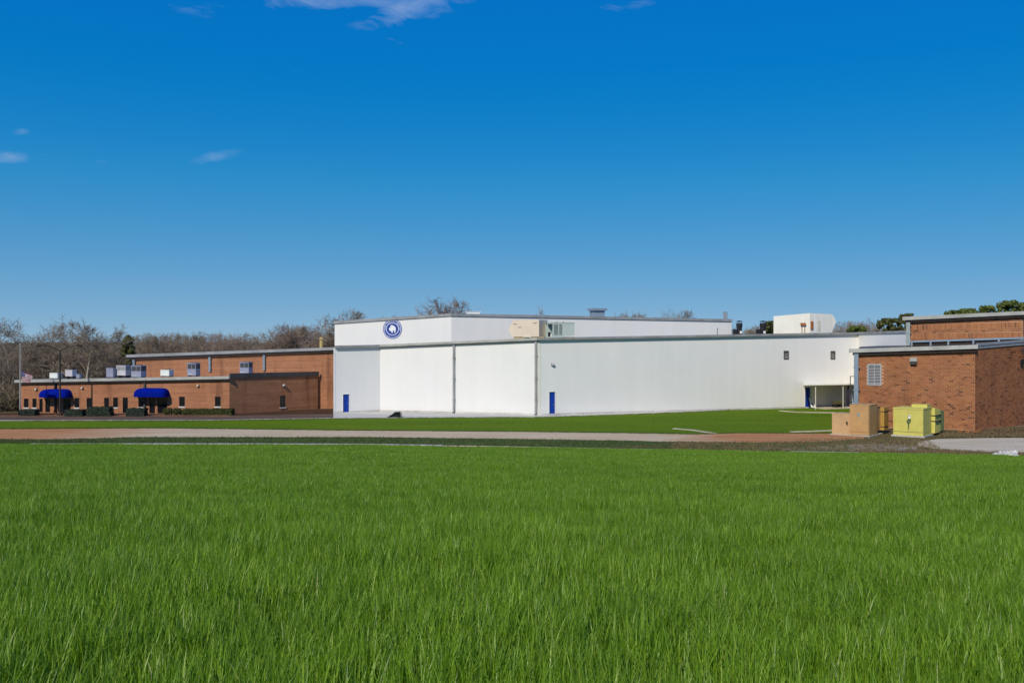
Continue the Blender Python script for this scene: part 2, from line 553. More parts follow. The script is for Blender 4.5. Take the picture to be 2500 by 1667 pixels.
M['hedge'] = leaf_mat('hedge_leaves', (0.045, 0.062, 0.040), (0.018, 0.028, 0.018), 0.1)
M['shrub'] = leaf_mat('olive_shrub_leaves', (0.080, 0.085, 0.018), (0.028, 0.036, 0.010), 0.15)
M['pine'] = leaf_mat('pine_needles', (0.24, 0.27, 0.06), (0.06, 0.095, 0.02), 0.3)
M['cedar'] = leaf_mat('cedar_foliage', (0.19, 0.19, 0.065), (0.05, 0.065, 0.022), 0.25)

# ================================================================== SETTING
# the land: one sheet to the horizon
b = B()
b.face([(-4000, -200, -0.06), (4000, -200, -0.06), (4000, 6000, -0.06), (-4000, 6000, -0.06)])
tag(b.build('ground', M['earth']), 'brown winter ground reaching away behind the buildings', kind='structure')

EDGE = [(-400, 1080), (0, 1081), (110, 1085), (500, 1085), (900, 1087), (1250, 1092), (1500, 1097), (1800, 1102), (2050, 1106), (2200, 1109), (2330, 1114),
        (2400, 1118), (2450, 1130), (2500, 1136), (2900, 1150)]
edge_g = [G(x, y) for x, y in EDGE]
ex = np.array([p.x for p in edge_g])
ey = np.array([p.y for p in edge_g])
CREST = 6.75


def field_edge(x):
    return np.interp(x, ex, ey)


def field_z(x, y):
    e = field_edge(x)
    t = np.clip(y / e, -1, 1)
    return CREST * (1 - t) - 0.05 * np.clip((t - 0.9) * 10, 0, 1) + 0.05 * np.sin(x * 0.31 + y * 0.17) * np.clip((1 - t) * 4, 0, 1)


# foreground field, a gentle bank that falls from the camera to the road
b = B()
xs = np.linspace(-48, 44, 93)
ts = np.linspace(-0.03, 1.0, 70)
grid = []
for t in ts:
    row = []
    for x in xs:
        e = float(field_edge(x))
        y = t * e
        row.append((x, y, float(field_z(x, y))))
    grid.append(row)
for i in range(len(ts) - 1):
    for j in range(len(xs) - 1):
        b.face((grid[i][j], grid[i][j + 1], grid[i + 1][j + 1], grid[i + 1][j]))
tag(b.build('field', M['soil_field'], smooth=True), 'grassy field falling from the camera down to the road', kind='structure')


def strip(name, up, low, z, m, label, jit=0.45):
    """A sheet on the ground between two lines of the photo, with ragged edges."""
    b = B()
    n = 240
    rj = random.Random(name)
    x0, x1 = up[0][0], up[-1][0]
    pu, pl = [], []
    for i in range(n + 1):
        x = x0 + (x1 - x0) * i / n
        pu.append(G(x, float(np.interp(x, [p[0] for p in up], [p[1] for p in up])) + jit * rj.gauss(0, .45), z))
        pl.append(G(x, float(np.interp(x, [p[0] for p in low], [p[1] for p in low])) + jit * rj.gauss(0, .6), z))
    for i in range(n):
        b.face((pl[i], pl[i + 1], pu[i + 1], pu[i]))
    return tag(b.build(name, m), label, kind='structure')


ROAD_UP = [(-500, 1048), (0, 1047), (390, 1045), (800, 1050), (1250, 1053.5), (1600, 1058), (1700, 1060), (1800, 1057), (2040, 1058), (2110, 1063)]
ROAD_LO = [(-500, 1072), (0, 1072), (150, 1072), (330, 1066.5), (900, 1066.5), (1400, 1073), (1660, 1078), (1850, 1080), (2020, 1078), (2110, 1070)]
LAWN_UP = [(-500, 1027.5), (0, 1027.5), (500, 1026.5), (780, 1022), (1050, 1019.5), (1330, 1018), (1530, 1011.5), (1720, 1004), (1850, 997), (1960, 992), (2110, 991)]

# road with clay washed over both its ends
rm = bpy.data.materials.new('worn_road')
rm.use_nodes = True
_p = rm.node_tree.nodes['Principled BSDF']
_pos = N(rm, 'ShaderNodeNewGeometry').outputs['Position']
_sep = N(rm, 'ShaderNodeSeparateXYZ')
rm.node_tree.links.new(_pos, _sep.inputs[0])
_c = ramp(rm, noise(rm, _pos, 0.5, 7, 0.7, (0.22, 2.2, 1)), [(0.3, (0.44, 0.325, 0.195)), (0.68, (0.62, 0.49, 0.33))])
_ma = N(rm, 'ShaderNodeMath', operation='ADD')
rm.node_tree.links.new(_sep.outputs['X'], _ma.inputs[0])
_mb = N(rm, 'ShaderNodeMath', operation='MULTIPLY')
_mb.inputs[1].default_value = 14
rm.node_tree.links.new(noise(rm, _pos, 0.35, 6, 0.65, (0.5, 1.5, 1)), _mb.inputs[0])
rm.node_tree.links.new(_mb.outputs[0], _ma.inputs[1])
_ml = N(rm, 'ShaderNodeMapRange')
_ml.inputs['From Min'].default_value, _ml.inputs['From Max'].default_value = -24, -35
rm.node_tree.links.new(_ma.outputs[0], _ml.inputs['Value'])
_mr = N(rm, 'ShaderNodeMapRange')
_mr.inputs['From Min'].default_value, _mr.inputs['From Max'].default_value = 20, 26
rm.node_tree.links.new(_ma.outputs[0], _mr.inputs['Value'])
_mx = N(rm, 'ShaderNodeMath', operation='MAXIMUM')
rm.node_tree.links.new(_ml.outputs[0], _mx.inputs[0])
rm.node_tree.links.new(_mr.outputs[0], _mx.inputs[1])
_clay = ramp(rm, noise(rm, _pos, 0.6, 6, 0.7, (0.3, 2.0, 1)), [(0.3, (0.34, 0.145, 0.055)), (0.7, (0.52, 0.265, 0.125))])
_f = noise(rm, _pos, 5, 4, 0.7)
_c = mixc(rm, 1.0, mixc(rm, _mx.outputs[0], _c, _clay), ramp(rm, _f, [(0.3, 0.8), (0.7, 1.15)]), 'MULTIPLY')
rm.node_tree.links.new(_c, _p.inputs['Base Color'])
_p.inputs['Roughness'].default_value = 0.9
_p.inputs['Specular IOR Level'].default_value = 0.05
M['road'] = rm

strip('verge', [(x, y - 1) for x, y in ROAD_LO[:-1]] + [(2110, 1069)], [(-500, 1084)] + [(x, y + 2) for x, y in EDGE if 0 <= x < 2100] + [(2110, 1110)], -0.02, M['verge'],
      'dark green grass verge between road and field')
strip('road', ROAD_UP, ROAD_LO, 0.006, M['road'], 'worn tan road with red clay at both ends')
strip('lawn', LAWN_UP, [(x, y + 0.6) for x, y in ROAD_UP], 0.002, M['lawn'], 'mown green lawn before the buildings')
strip('driveway', [(-500, 1015), (0, 1015), (560, 1014), (815, 1010), (1000, 1012)], [(-500, 1028), (0, 1028), (500, 1027), (780, 1023), (1000, 1020)], -0.004, M['drive_brown'],
      'reddish brown driveway along the low brick building')
strip('planting_bed', [(-500, 1003), (0, 1009), (560, 1006), (775, 998), (835, 1000)], [(-500, 1016), (0, 1016), (560, 1015.5), (700, 1014), (835, 1010)], -0.010, M['mulch'],
      'dark mulch bed at the foot of the brick walls')
strip('pavement', [(-500, 1013.2), (0, 1013.2), (400, 1012.6), (560, 1013)], [(-500, 1015.6), (0, 1015.8), (400, 1015.4), (560, 1015)], 0.006, M['clay'],
      'narrow clay coloured pavement before the office hedges')
strip('apron', [(814, 1004), (930, 1000), (1110, 1004), (1315, 1008), (1700, 994), (1970, 985), (2100, 984)],
      [(814, 1020), (930, 1020.5), (1110, 1020), (1330, 1018.4), (1530, 1012), (1720, 1004.6), (1970, 992.5), (2100, 991.4)], -0.001, M['apron'],
      'pale concrete apron along the foot of the white building')
# right-hand dirt yard and drive
strip('dirt_yard', [(1430, 1092.5), (1560, 1086), (1660, 1079), (1850, 1072), (2020, 1062), (2100, 1052), (2300, 1042), (2700, 1040)],
      [(1430, 1093.5), (1560, 1098), (1640, 1099), (1850, 1103), (2020, 1106), (2100, 1109), (2300, 1115), (2420, 1124), (2700, 1143)], -0.012, M['dry_grass'],
      'patchy dry grass and dirt round the electrical cabinets')
strip('concrete_drive', [(2240, 1078), (2290, 1071), (2400, 1069), (2700, 1068)], [(2240, 1088), (2290, 1096), (2400, 1103), (2700, 1108)], 0.004, M['pale_path'],
      'pale concrete drive beside the right brick building')
strip('soil_bed', [(2295, 1056), (2380, 1050), (2700, 1042)], [(2295, 1066), (2380, 1068.5), (2700, 1067.5)], -0.002, M['mulch'],
      'dark soil bed at the foot of the right brick wall')
strip('gravel_patch', [(1850, 1093), (2000, 1088), (2120, 1083), (2240, 1086)], [(1850, 1100), (2000, 1100), (2120, 1100), (2240, 1098)], -0.006, M['gravel'],
      'strip of grey gravel and old concrete before the cabinets')


def kerb(name, pts, w, h, label, m=None, z=0.0):
    b = B()
    g = [G(x, y, z) for x, y in pts]
    pr = None
    for i, p in enumerate(g):
        t = (g[min(i + 1, len(g) - 1)] - g[max(i - 1, 0)]).normalized()
        n = Vector((-t.y, t.x, 0))
        ring = [p - n * w / 2, p - n * w / 2 + Vector((0, 0, h)), p + n * w / 2 + Vector((0, 0, h)), p + n * w / 2]
        ring[0].z -= 0.15
        ring[3].z -= 0.15
        if pr:
            for k in range(3):
                b.face((pr[k], ring[k], ring[k + 1], pr[k + 1]))
        else:
            b.face(ring)
        pr = ring
    b.face(list(reversed(pr)))
    return tag(b.build(name, m or M['kerb']), label, kind='structure')


kerb('field_kerb', [(75, 1083.6), (110, 1084), (500, 1083.5), (900, 1085), (1080, 1087.5)], 0.30, 0.06, 'thin white concrete kerb between verge and tall grass')
kerb('sunken_kerb', [(1081, 1087.6), (1250, 1090), (1500, 1095.5), (1800, 1100.5), (1860, 1101.5)], 0.26, 0.025, 'grey sunken kerb between verge and tall grass', M['pale_path'])
kerb('sunken_kerb', [(1930, 1102.5), (2050, 1104.5), (2100, 1105.5)], 0.30, 0.05, 'grey sunken kerb piece before the tan cabinet', M['concrete'])
kerb('sunken_kerb', [(2215, 1108), (2330, 1112), (2400, 1116)], 0.30, 0.05, 'grey sunken kerb piece before the concrete drive', M['concrete'])
kerb('lawn_kerb', [(-500, 1026.6), (0, 1026.6), (500, 1025.8), (780, 1021.2), (1050, 1019), (1330, 1017.4), (1530, 1011), (1720, 1003.4), (1960, 991.5)], 0.20, 0.05,
     'pale kerb along the upper edge of the lawn')
kerb('edging', [(1645, 1046.5), (1690, 1050), (1722, 1055), (1745, 1058)], 0.5, 0.05, 'pale concrete edging strip cutting into the lower lawn', M['pale_path'])
kerb('edging', [(1905, 1003.5), (1945, 1006.5), (2041, 1008)], 0.6, 0.08, 'pale concrete edging strip below the lean-to canopy', M['pale_path'])
kerb('edging', [(1930, 1055.5), (1990, 1053.5), (2036, 1051.5)], 0.3, 0.10, 'pale concrete edging strip ending at the tan cabinet', M['pale_path'])
kerb('paving_slab', [(2140, 1112.5), (2185, 1115), (2232, 1114)], 2.6, 0.10, 'grey slab lying at the edge of the field', M['concrete'])


# ================================================================== BUILDINGS
class Wall:
    """A vertical wall in plan from a to b; openings and fittings are placed on it by photo position."""

    def __init__(s, a, b, z0, zt0, zt1):
        s.a, s.b = Vector((a[0], a[1], 0)), Vector((b[0], b[1], 0))
        s.L = (s.b - s.a).length
        s.t = (s.b - s.a) / s.L
        s.n = Vector((s.t.y, -s.t.x, 0))               # outward (towards the viewer for left-to-right walls)
        s.z0, s.zt0, s.zt1 = z0, zt0, zt1

    def top(s, u):
        return s.zt0 + (s.zt1 - s.zt0) * u / s.L

    def pt(s, u, z, n=0.0):
        p = s.a + s.t * u + s.n * n
        return Vector((p.x, p.y, z))

    def u(s, px):                                      # wall coordinate under photo column px
        k = (px - CX) / F
        return (k * s.a.y - s.a.x) / (s.t.x - k * s.t.y)

    def uz(s, px, py):
        u = s.u(px)
        d = (s.a + s.t * u).y
        return u, EYE - (py - CY) / F * d

    def rect(s, x0, x1, y0, y1):
        u0, zt = s.uz(x0, y0)
        u1, zb = s.uz(x1, y1)
        return [u0, u1, max(zb, s.z0 + 0.02), zt]

    def mesh(s, bld, holes=(), reveal=0.22):
        us = sorted({0.0, s.L, *[h[0] for h in holes], *[h[1] for h in holes]})
        zs = sorted({s.z0, *[h[2] for h in holes], *[h[3] for h in holes]})
        for i in range(len(us) - 1):
            for j in range(len(zs)):
                u0, u1, z0 = us[i], us[i + 1], zs[j]
                last = j == len(zs) - 1
                za, zb = (s.top(u0), s.top(u1)) if last else (zs[j + 1], zs[j + 1])
                um, zm = (u0 + u1) / 2, (z0 + min(za, zb)) / 2
                if any(h[0] < um < h[1] and h[2] < zm < h[3] for h in holes):
                    continue
                bld.face((s.pt(u0, z0), s.pt(u1, z0), s.pt(u1, zb), s.pt(u0, za)), uv=((u0, z0), (u1, z0), (u1, zb), (u0, za)))
        for (u0, u1, z0, z1) in holes:
            r = -reveal
            for (p, q, uvp) in (((u0, z0), (u0, z1), 0), ((u1, z1), (u1, z0), 0), ((u0, z1), (u1, z1), 1), ((u1, z0), (u0, z0), 1)):
                bld.face((s.pt(*p), s.pt(*p, r), s.pt(*q, r), s.pt(*q)), uv=((p[0], p[1]), (p[0] + .2, p[1]), (q[0] + .2, q[1]), (q[0], q[1])))
        return bld

    def box(s, bld, u0, u1, z0, z1, n0, n1):
        c = s.pt((u0 + u1) / 2, (z0 + z1) / 2, (n0 + n1) / 2)
        return bld.box(c, (u1 - u0, n1 - n0, z1 - z0), (s.t, s.n, Vector((0, 0, 1))))

    def slope_box(s, bld, u0, u1, o0, o1, n0, n1):     # a run that follows the (sloping) wall head
        q = []
        for u in (u0, u1):
            for n in (n0, n1):
                for o in (o0, o1):
                    q.append(s.pt(u, s.top(u) + o, n))
        for f in ((0, 1, 3, 2), (4, 6, 7, 5), (0, 4, 5, 1), (2, 3, 7, 6), (0, 2, 6, 4), (1, 5, 7, 3)):
            bld.face([q[i] for i in f])
        return bld


def window(w, h, parent, reveal=0.22, name='window', sill=True, label=None):
    u0, u1, z0, z1 = h
    f = B()
    t = 0.05
    for (a, b_, c, d) in ((u0, u0 + t, z0, z1), (u1 - t, u1, z0, z1), (u0 + t, u1 - t, z1 - t, z1), (u0 + t, u1 - t, z0, z0 + t)):
        w.box(f, a + 0.002, b_ - 0.002, c + 0.002, d - 0.002, -reveal + 0.02, -reveal + 0.10)
    fo = f.build(name, M['frame_dark'], parent, world=True)
    g = B()
    g.face([w.pt(u0 + t, z0 + t, -reveal + 0.045), w.pt(u1 - t, z0 + t, -reveal + 0.045), w.pt(u1 - t, z1 - t, -reveal + 0.045), w.pt(u0 + t, z1 - t, -reveal + 0.045)])
    g.face([w.pt(u0, z0, -reveal - 0.004), w.pt(u1, z0, -reveal - 0.004), w.pt(u1, z1, -reveal - 0.004), w.pt(u0, z1, -reveal - 0.004)])
    g.build('pane', M['glass'], fo) if False else sub(g, 'pane', M['glass'], fo, parent)
    if sill:
        s_ = B()
        w.box(s_, u0 - 0.05, u1 + 0.05, z0 - 0.16, z0 - 0.003, -0.18, 0.06)
        sub(s_, 'sill', M['sill'], fo, parent)
    if label:
        fo['label'] = label
    return fo


def sub(bld, name, m, part, root):                     # a sub-part given in world coordinates
    o = bld.build(name, m, root, world=True)
    o.parent = part
    return o


def door(w, h, parent, m, label=None, reveal=0.12):
    u0, u1, z0, z1 = h
    d = B()
    w.box(d, u0 + 0.01, u1 - 0.01, z0 + 0.01, z1 - 0.01, -reveal - 0.05, -reveal + 0.02)
    o = d.build('door', m, parent, world=True)
    k = B()
    w.box(k, u1 - 0.22, u1 - 0.10, z0 + 1.0, z0 + 1.06, -reveal + 0.021, -reveal + 0.09)
    sub(k, 'handle', M['steel'], o, parent)
    f = B()
    for (a, b_, c, e) in ((u0 - 0.07, u0 - 0.002, z0, z1 + 0.07), (u1 + 0.002, u1 + 0.07, z0, z1 + 0.07), (u0, u1, z1 + 0.002, z1 + 0.07)):
        w.box(f, a, b_, c, e, -0.05, 0.035)
    sub(f, 'frame', M['white_trim'], o, parent)
    if label:
        o['label'] = label
    return o


def wall_lamp(w, px, py, parent, s=0.32, m='lamp_white', label=None):
    u, z = w.uz(px, py)
    f = B()
    w.box(f, u - s / 2, u + s / 2, z - s * 0.4, z + s * 0.4, 0.003, 0.10)
    fo = f.build('wall_lamp', M['frame_dark'], parent, world=True)
    g = B()
    q = [w.pt(u - s * .42, z - s * .38, .102), w.pt(u + s * .42, z - s * .38, .102), w.pt(u + s * .42, z + s * .36, .102), w.pt(u - s * .42, z + s * .36, .102)]
    r = [w.pt(u - s * .38, z - s * .30, .26), w.pt(u + s * .38, z - s * .30, .26), w.pt(u + s * .38, z + s * .1, .30), w.pt(u - s * .38, z + s * .1, .30)]
    for i in range(4):
        g.face((q[i], q[(i + 1) % 4], r[(i + 1) % 4], r[i]))
    g.face(r)
    sub(g, 'lens', M[m], fo, parent)
    return fo


def downspout(w, u, z0, z1, parent, m, width=0.18, shoe=True):
    b = B()
    w.box(b, u - width / 2, u + width / 2, z0 + (0.25 if shoe else 0), z1, 0.03, 0.03 + width * 0.8)
    for k in range(3):
        z = z0 + (z1 - z0) * (0.2 + 0.3 * k)
        w.box(b, u - width * 0.75, u + width * 0.75, z - 0.04, z + 0.04, 0.004, 0.05 + width * 0.8)
    if shoe:
        p = w.pt(u, z0 + 0.28, 0.03 + width * 0.4)
        q = w.pt(u, z0 + 0.06, 0.03 + width * 1.5)
        b.bar(p, q, width, width * 0.8, up=w.t)
    return b.build('downspout', m, parent, world=True)


# ------------------------------------------------------------------ low brick office
LO0, LO1, LO2 = X(50, 117), X(560, 113.5), X(776, 123.5)
office = thing('brick_office', 'low brown brick office with blue awnings and narrow dark windows', 'building', tuple(LO0))
w1 = Wall(LO0, LO1, -0.1, EYE - (934 - CY) / F * 117, EYE - (925 - CY) / F * 113.5)
w2 = Wall(LO1, LO2, -0.1, w1.zt1 + 0.12, EYE - (917 - CY) / F * 123.5)


def z1px(x0, x1, y0, y1):
    return (x0 * 0.2552, x1 * 0.2552, 700 + y0 * 0.2552, 700 + y1 * 0.2552)


def z2px(x0, x1, y0, y1):
    return (400 + x0 * 0.2552, 400 + x1 * 0.2552, 700 + y0 * 0.2552, 700 + y1 * 0.2552)


wins = [z1px(*q) for q in ((235, 272, 1070, 1152), (316, 348, 1070, 1152), (718, 757, 1065, 1152), (835, 874, 1065, 1150), (1003, 1042, 1062, 1150),
                           (1088, 1127, 1060, 1150), (1330, 1373, 1058, 1148))] + [z2px(*q) for q in ((153, 200, 1053, 1142), (495, 542, 1052, 1142))]
ents = [z1px(*q) for q in ((383, 408, 1072, 1224), (440, 478, 1068, 1224), (612, 676, 1066, 1226), (1180, 1222, 1060, 1220), (1435, 1482, 1062, 1230), (1512, 1598, 1062, 1230))]
hw = [w1.rect(q[0] - 1.6, q[1] + 0.3, q[2] - 0.5, q[3] + 0.5) for q in wins]
he = [w1.rect(q[0] - 1.6, q[1] + 0.3, q[2] - 0.5, q[3]) for q in ents]
# doors whose head sits on the same row but with a common bottom
for h in he:
    h[2] = 0.02
b = w1.mesh(B(), hw + he, 0.14)
b.build('wall', M['brick'], office, world=True)
for h in hw:
    window(w1, h, office, 0.14)
for h in he:
    window(w1, h, office, 0.14, name='glazed_door', sill=False)
hd = w2.rect(*z2px(1112, 1166, 1042, 1150))
w2.mesh(B(), [hd], 0.14).build('wall', M['brick'], office, world=True)['label'] = 'shaded right-hand brick wall'
window(w2, hd, office, 0.14)
# hidden sides so that the block is closed
b = B()
BK0, BK1 = X(50, 117) + Vector((-1, 4.0, 0)), X(776, 123.9)
b.face([(LO0.x, LO0.y, -.1), (BK0.x, BK0.y, -.1), (BK0.x, BK0.y, w1.zt0 + .05), (LO0.x, LO0.y, w1.zt0)], uv=((0, 0), (24, 0), (24, 3.8), (0, 3.8)))
b.build('wall', M['brick'], office, world=True)
b = B()
b.face([(LO2.x, LO2.y, -.1), (BK1.x + .02, BK1.y + .2, -.1), (BK1.x + .02, BK1.y + .2, w2.zt1), (LO2.x, LO2.y, w2.zt1)], uv=((0, 0), (2, 0), (2, 4.3), (0, 4.3)))
b.build('wall', M['brick'], office, world=True)
T0, T1 = X(325, 124), X(826, 124)
b = B()
rz0, rz1 = w1.zt0 + 0.22, w1.zt1 + 0.24
b.poly3([(LO0.x, LO0.y, rz0), (LO1.x, LO1.y, rz1), (LO2.x, LO2.y, w2.zt1 + .05), (BK1.x, 123.9, w2.zt1 + .06), (T0.x, 123.9, rz0 + 0.12), (BK0.x, BK0.y, rz0 + .02)])
b.build('roof', M['roof_pale'], office, world=True)
b = B()
w1.slope_box(b, -0.5, w1.L + 0.15, 0.02, 0.34, 0.02, 0.42)
b.build('gutter', M['gutter_tan'], office, world=True)
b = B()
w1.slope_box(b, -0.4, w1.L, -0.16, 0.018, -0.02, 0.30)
b.build('soffit_shade', M['soffit_shade'], office, world=True)  # dark band standing in for the gutter's shadow on the brick
b = B()
w2.slope_box(b, 0.02, w2.L + 0.1, 0.0, 0.52, -0.05, 0.12)
b.build('fascia', M['gutter_dark'], office, world=True)
for px in (136.5, 354):
    downspout(w1, w1.u(px), 0.0, w1.top(w1.u(px)) + 0.02, office, M['frame_dark'] if px < 200 else M['gutter_dark'], 0.20)
for px, py in ((89, 950), (201.5, 947), (484, 941.5)):
    wall_lamp(w1, px, py, office, 0.26)
wall_lamp(w2, 691, 940, office, 0.30)
b = B()                                               # thin conduit
w1.box(b, w1.u(113.2) - 0.02, w1.u(113.2) + 0.02, 2.6, w1.top(3) - 0.2, 0.002, 0.04)
b.build('conduit', M['frame_dark'], office, world=True)


def awning(x0, x1, ytop, ybot, depth=1.35):
    u0, zt = w1.uz(x0, ytop)
    u1, zb = w1.uz(x1, ybot)
    b = B()
    ns, nt = 28, 10
    um, hw_ = (u0 + u1) / 2, (u1 - u0) / 2
    g = []
    for i in range(ns + 1):
        s_ = -math.cos(math.pi * i / ns)
        k = max(0.0, 1 - abs(s_) ** 7) ** 0.42
        row = []
        for j in range(nt + 1):
            a = j / nt * math.pi / 2
            row.append(w1.pt(um + hw_ * s_, zb + (zt - zb) * k * max(0.0, math.cos(a)) ** 0.5, 0.01 + depth * (0.35 + 0.65 * k) * math.sin(a) ** 0.6))
        g.append(row)
    for i in range(ns):
        for j in range(nt):
            b.face((g[i][j], g[i][j + 1], g[i + 1][j + 1], g[i + 1][j]))
    o = b.build('awning', M['awning'], office, world=True, smooth=True)
    for i in (2, 9, 14, 19, 26):                        # ribs inside the canvas
        f = B()
        f.tube([Vector(g[i][j]) - Vector((0, 0, 0.08)) - w1.n * (0.10 * j / nt) for j in range(nt + 1)], 0.015, 5)
        sub(f, 'rib', M['steel'], o, office)
    return o


# px of the awning front differ from its wall line; both are set by eye against the photo
awning(106, 177, 949.0, 969.5)
awning(335, 415, 946.5, 968)

# ------------------------------------------------------------------ tall brick hall behind the office
hall = thing('brick_hall', 'tall brown brick hall standing behind the low office', 'building', tuple(T0))
wt = Wall(T0, T1, -0.1, EYE - (873 - CY) / F * 124, EYE - (855 - CY) / F * 124)
wt.mesh(B()).build('wall', M['brick'], hall, world=True)
b = B()
b.face([(T0.x, T0.y, -.1), (T0.x - 3, T0.y + 30, -.1), (T0.x - 3, T0.y + 30, wt.zt0), (T0.x, T0.y, wt.zt0)], uv=((0, 0), (30, 0), (30, 6.5), (0, 6.5)))
b.build('wall', M['brick'], hall, world=True)
b = B()
b.poly3([(T0.x, T0.y, wt.zt0 + .2), (T1.x, T1.y, wt.zt1 + .2), (T1.x, T1.y + 30, wt.zt1 + .3), (T0.x - 3, T0.y + 30, wt.zt0 + .3)])
b.build('roof', M['roof_pale'], hall, world=True)
b = B()
wt.slope_box(b, -0.7, wt.L, 0.05, 0.40, 0.02, 0.45)
b.build('gutter', M['gutter'], hall, world=True)
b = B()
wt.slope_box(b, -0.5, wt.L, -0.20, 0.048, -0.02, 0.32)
b.build('soffit_shade', M['soffit_shade'], hall, world=True)  # shade under the hall gutter, built as a dark strip
for px, zb in ((327.5, 4.3), (512.5, 4.6), (645, 4.75)):
    u = wt.u(px)
    downspout(wt, u, zb, wt.top(u) + 0.04, hall, M['slate_blue'], 0.24, shoe=False)

# ------------------------------------------------------------------ white building
WA0, WA1, WC1, WD1, WE1 = X(815.5, 115.5), X(928, 118), X(1315, 112), X(2095, 127), X(2222, 114)
plant = thing('white_factory', 'big white metal-sided factory hall with grey roof edges and blue doors', 'building', tuple(WC1))
zA0, zA1, zC1, zD1, zE1 = 7.66, 7.76, 8.56, 9.34, 9.42
wa = Wall(WA0, WA1, -0.1, zA0, zA1)
wc = Wall(WA1, WC1, -0.1, zA1, zC1)
wd = Wall(WC1, WD1, -0.1, zC1, zD1)
we = Wall(WD1, WE1, -0.1, zD1, zE1)
hA = wa.rect(837.5, 852.5, 962.5, 1006)
hA[2] = 0.05
hD = wd.rect(1341, 1355.5, 956.5, 1006)
hD[2] = 0.14
hD2 = wd.rect(1965.5, 1978.5, 946, 992)
hD2[2] = 0.10
wa.mesh(B(), [hA], 0.14).build('wall', M['white_wall'], plant, world=True)
wc.mesh(B()).build('wall', M['white_wall'], plant, world=True)
vents = [wd.rect(1914, 1924.5, 860.5, 876), wd.rect(2028.5, 2038, 861, 876)]
wd.mesh(B(), [hD, hD2] + vents, 0.14).build('wall', M['white_wall'], plant, world=True)
we.mesh(B()).build('wall', M['white_wall'], plant, world=True)
b = B()                                                # left return and hidden rear
b.face([(WA0.x, WA0.y, -.1), (WA0.x - .6, WA0.y + 7, -.1), (WA0.x - .6, WA0.y + 7, zA0), (WA0.x, WA0.y, zA0)], uv=((0, 0), (7, 0), (7, 7.6), (0, 7.6)))
b.build('wall', M['white_wall'], plant, world=True)
door(wa, hA, plant, M['blue_door'])
door(wd, hD, plant, M['blue_door'])
door(wd, hD2, plant, M['blue_door'])
for v in vents:
    u0, u1, z0, z1 = v
    f = B()
    for (a, c, e, g_) in ((u0 - .05, u0 + .02, z0, z1), (u1 - .02, u1 + .05, z0, z1), (u0 - .05, u1 + .05, z1, z1 + .22), (u0 - .05, u1 + .05, z0 - .06, z0)):
        wd.box(f, a, c, e, g_, -0.06, 0.05)
    f.face([wd.pt(u0, z0, -.13), wd.pt(u1, z0, -.13), wd.pt(u1, z1, -.13), wd.pt(u0, z1, -.13)])
    vo = f.build('louvre_vent', M['gutter_dark'], plant, world=True)
    for k in range(5):
        s_ = B()
        zc = z0 + (z1 - z0) * (k + 0.6) / 5
        s_.box(wd.pt((u0 + u1) / 2, zc, -0.03), (u1 - u0 - .05, .12, .02), (wd.t, (wd.n * .8 + Vector((0, 0, -.6))).normalized(), (wd.n * .6 + Vector((0, 0, .8))).normalized()))
        sub(s_, 'slat', M['gutter_tan'], vo, plant)

# gutters of the lower roof
for w, e0, e1, g_ in ((wa, -0.05, 0.0, 'gutter'), (wc, 0.0, 0.15, 'gutter_tan'), (wd, 0.3, 0.0, 'gutter'), (we, 0.2, 0.0, 'gutter')):
    b = B()
    w.slope_box(b, -e0, w.L + e1, -0.02, 0.26, 0.02, 0.34 if w is not we else 0.12)
    b.build('gutter', M[g_], plant, world=True)
b = B()
wc.slope_box(b, 0.1, wc.L + 0.1, -0.12, -0.024, 0.004, 0.28)
b.build('gutter_underside', M['gutter_dark'], plant, world=True)
for px in (1109, 1309):
    u = wc.u(px)
    downspout(wc, u, 0.0, wc.top(u) - 0.1, plant, M['gutter'], 0.24)
b = B()                                                # corner trim
wd.box(b, -0.10, 0.22, 0.0, zC1 - 0.03, -0.02, 0.03)
b.build('corner_trim', M['cream'], plant, world=True)
b = B()
wa.box(b, -0.06, 0.16, 0.0, zA0 - 0.03, -0.02, 0.03)
b.build('corner_trim', M['white_trim'], plant, world=True)
# plinths
for w in (wa, wc, wd):
    b = B()
    if w is wa:
        spans = [(0, hA[0] - .08), (hA[1] + .08, w.L)]
    elif w is wd:
        spans = [(0.3, hD[0] - .08), (hD[1] + .08, hD2[0] - .08), (hD2[1] + .08, w.L)]
    else:
        spans = [(0, w.L)]
    for (a, c) in spans:
        w.box(b, a, c, -0.05, 0.20, 0.004, 0.07)
    b.build('plinth', M['apron'], plant, world=True)
wall_lamp(wd, 1349, 890, plant, 0.34, 'silver')
for u, z in ((hD[0] - .3, 0), (hD2[0] - .3, 0), (hA[0] - .3, 0)):
    pass
b = B()                                                # door steps
wd.box(b, hD[0] - .3, hD[1] + .3, -0.05, 0.13, 0.09, 1.1)
b.build('step', M['concrete'], plant, world=True)

# lower roof
b = B()
b.poly3([(WA0.x, WA0.y, zA0 + .05), (WA1.x, WA1.y, zA1 + .05), (WC1.x, WC1.y, zC1 + .05), (WD1.x, WD1.y, zD1 + .05), (WE1.x, WE1.y, zE1 + .05),
         (60, 121, zE1 + .05), (66, 165, 8.6), (-30, 165, 7.9), (WA0.x - .6, WA0.y + 7, zA0 + .05)])
b.build('roof', M['roof_dark'], plant, world=True)
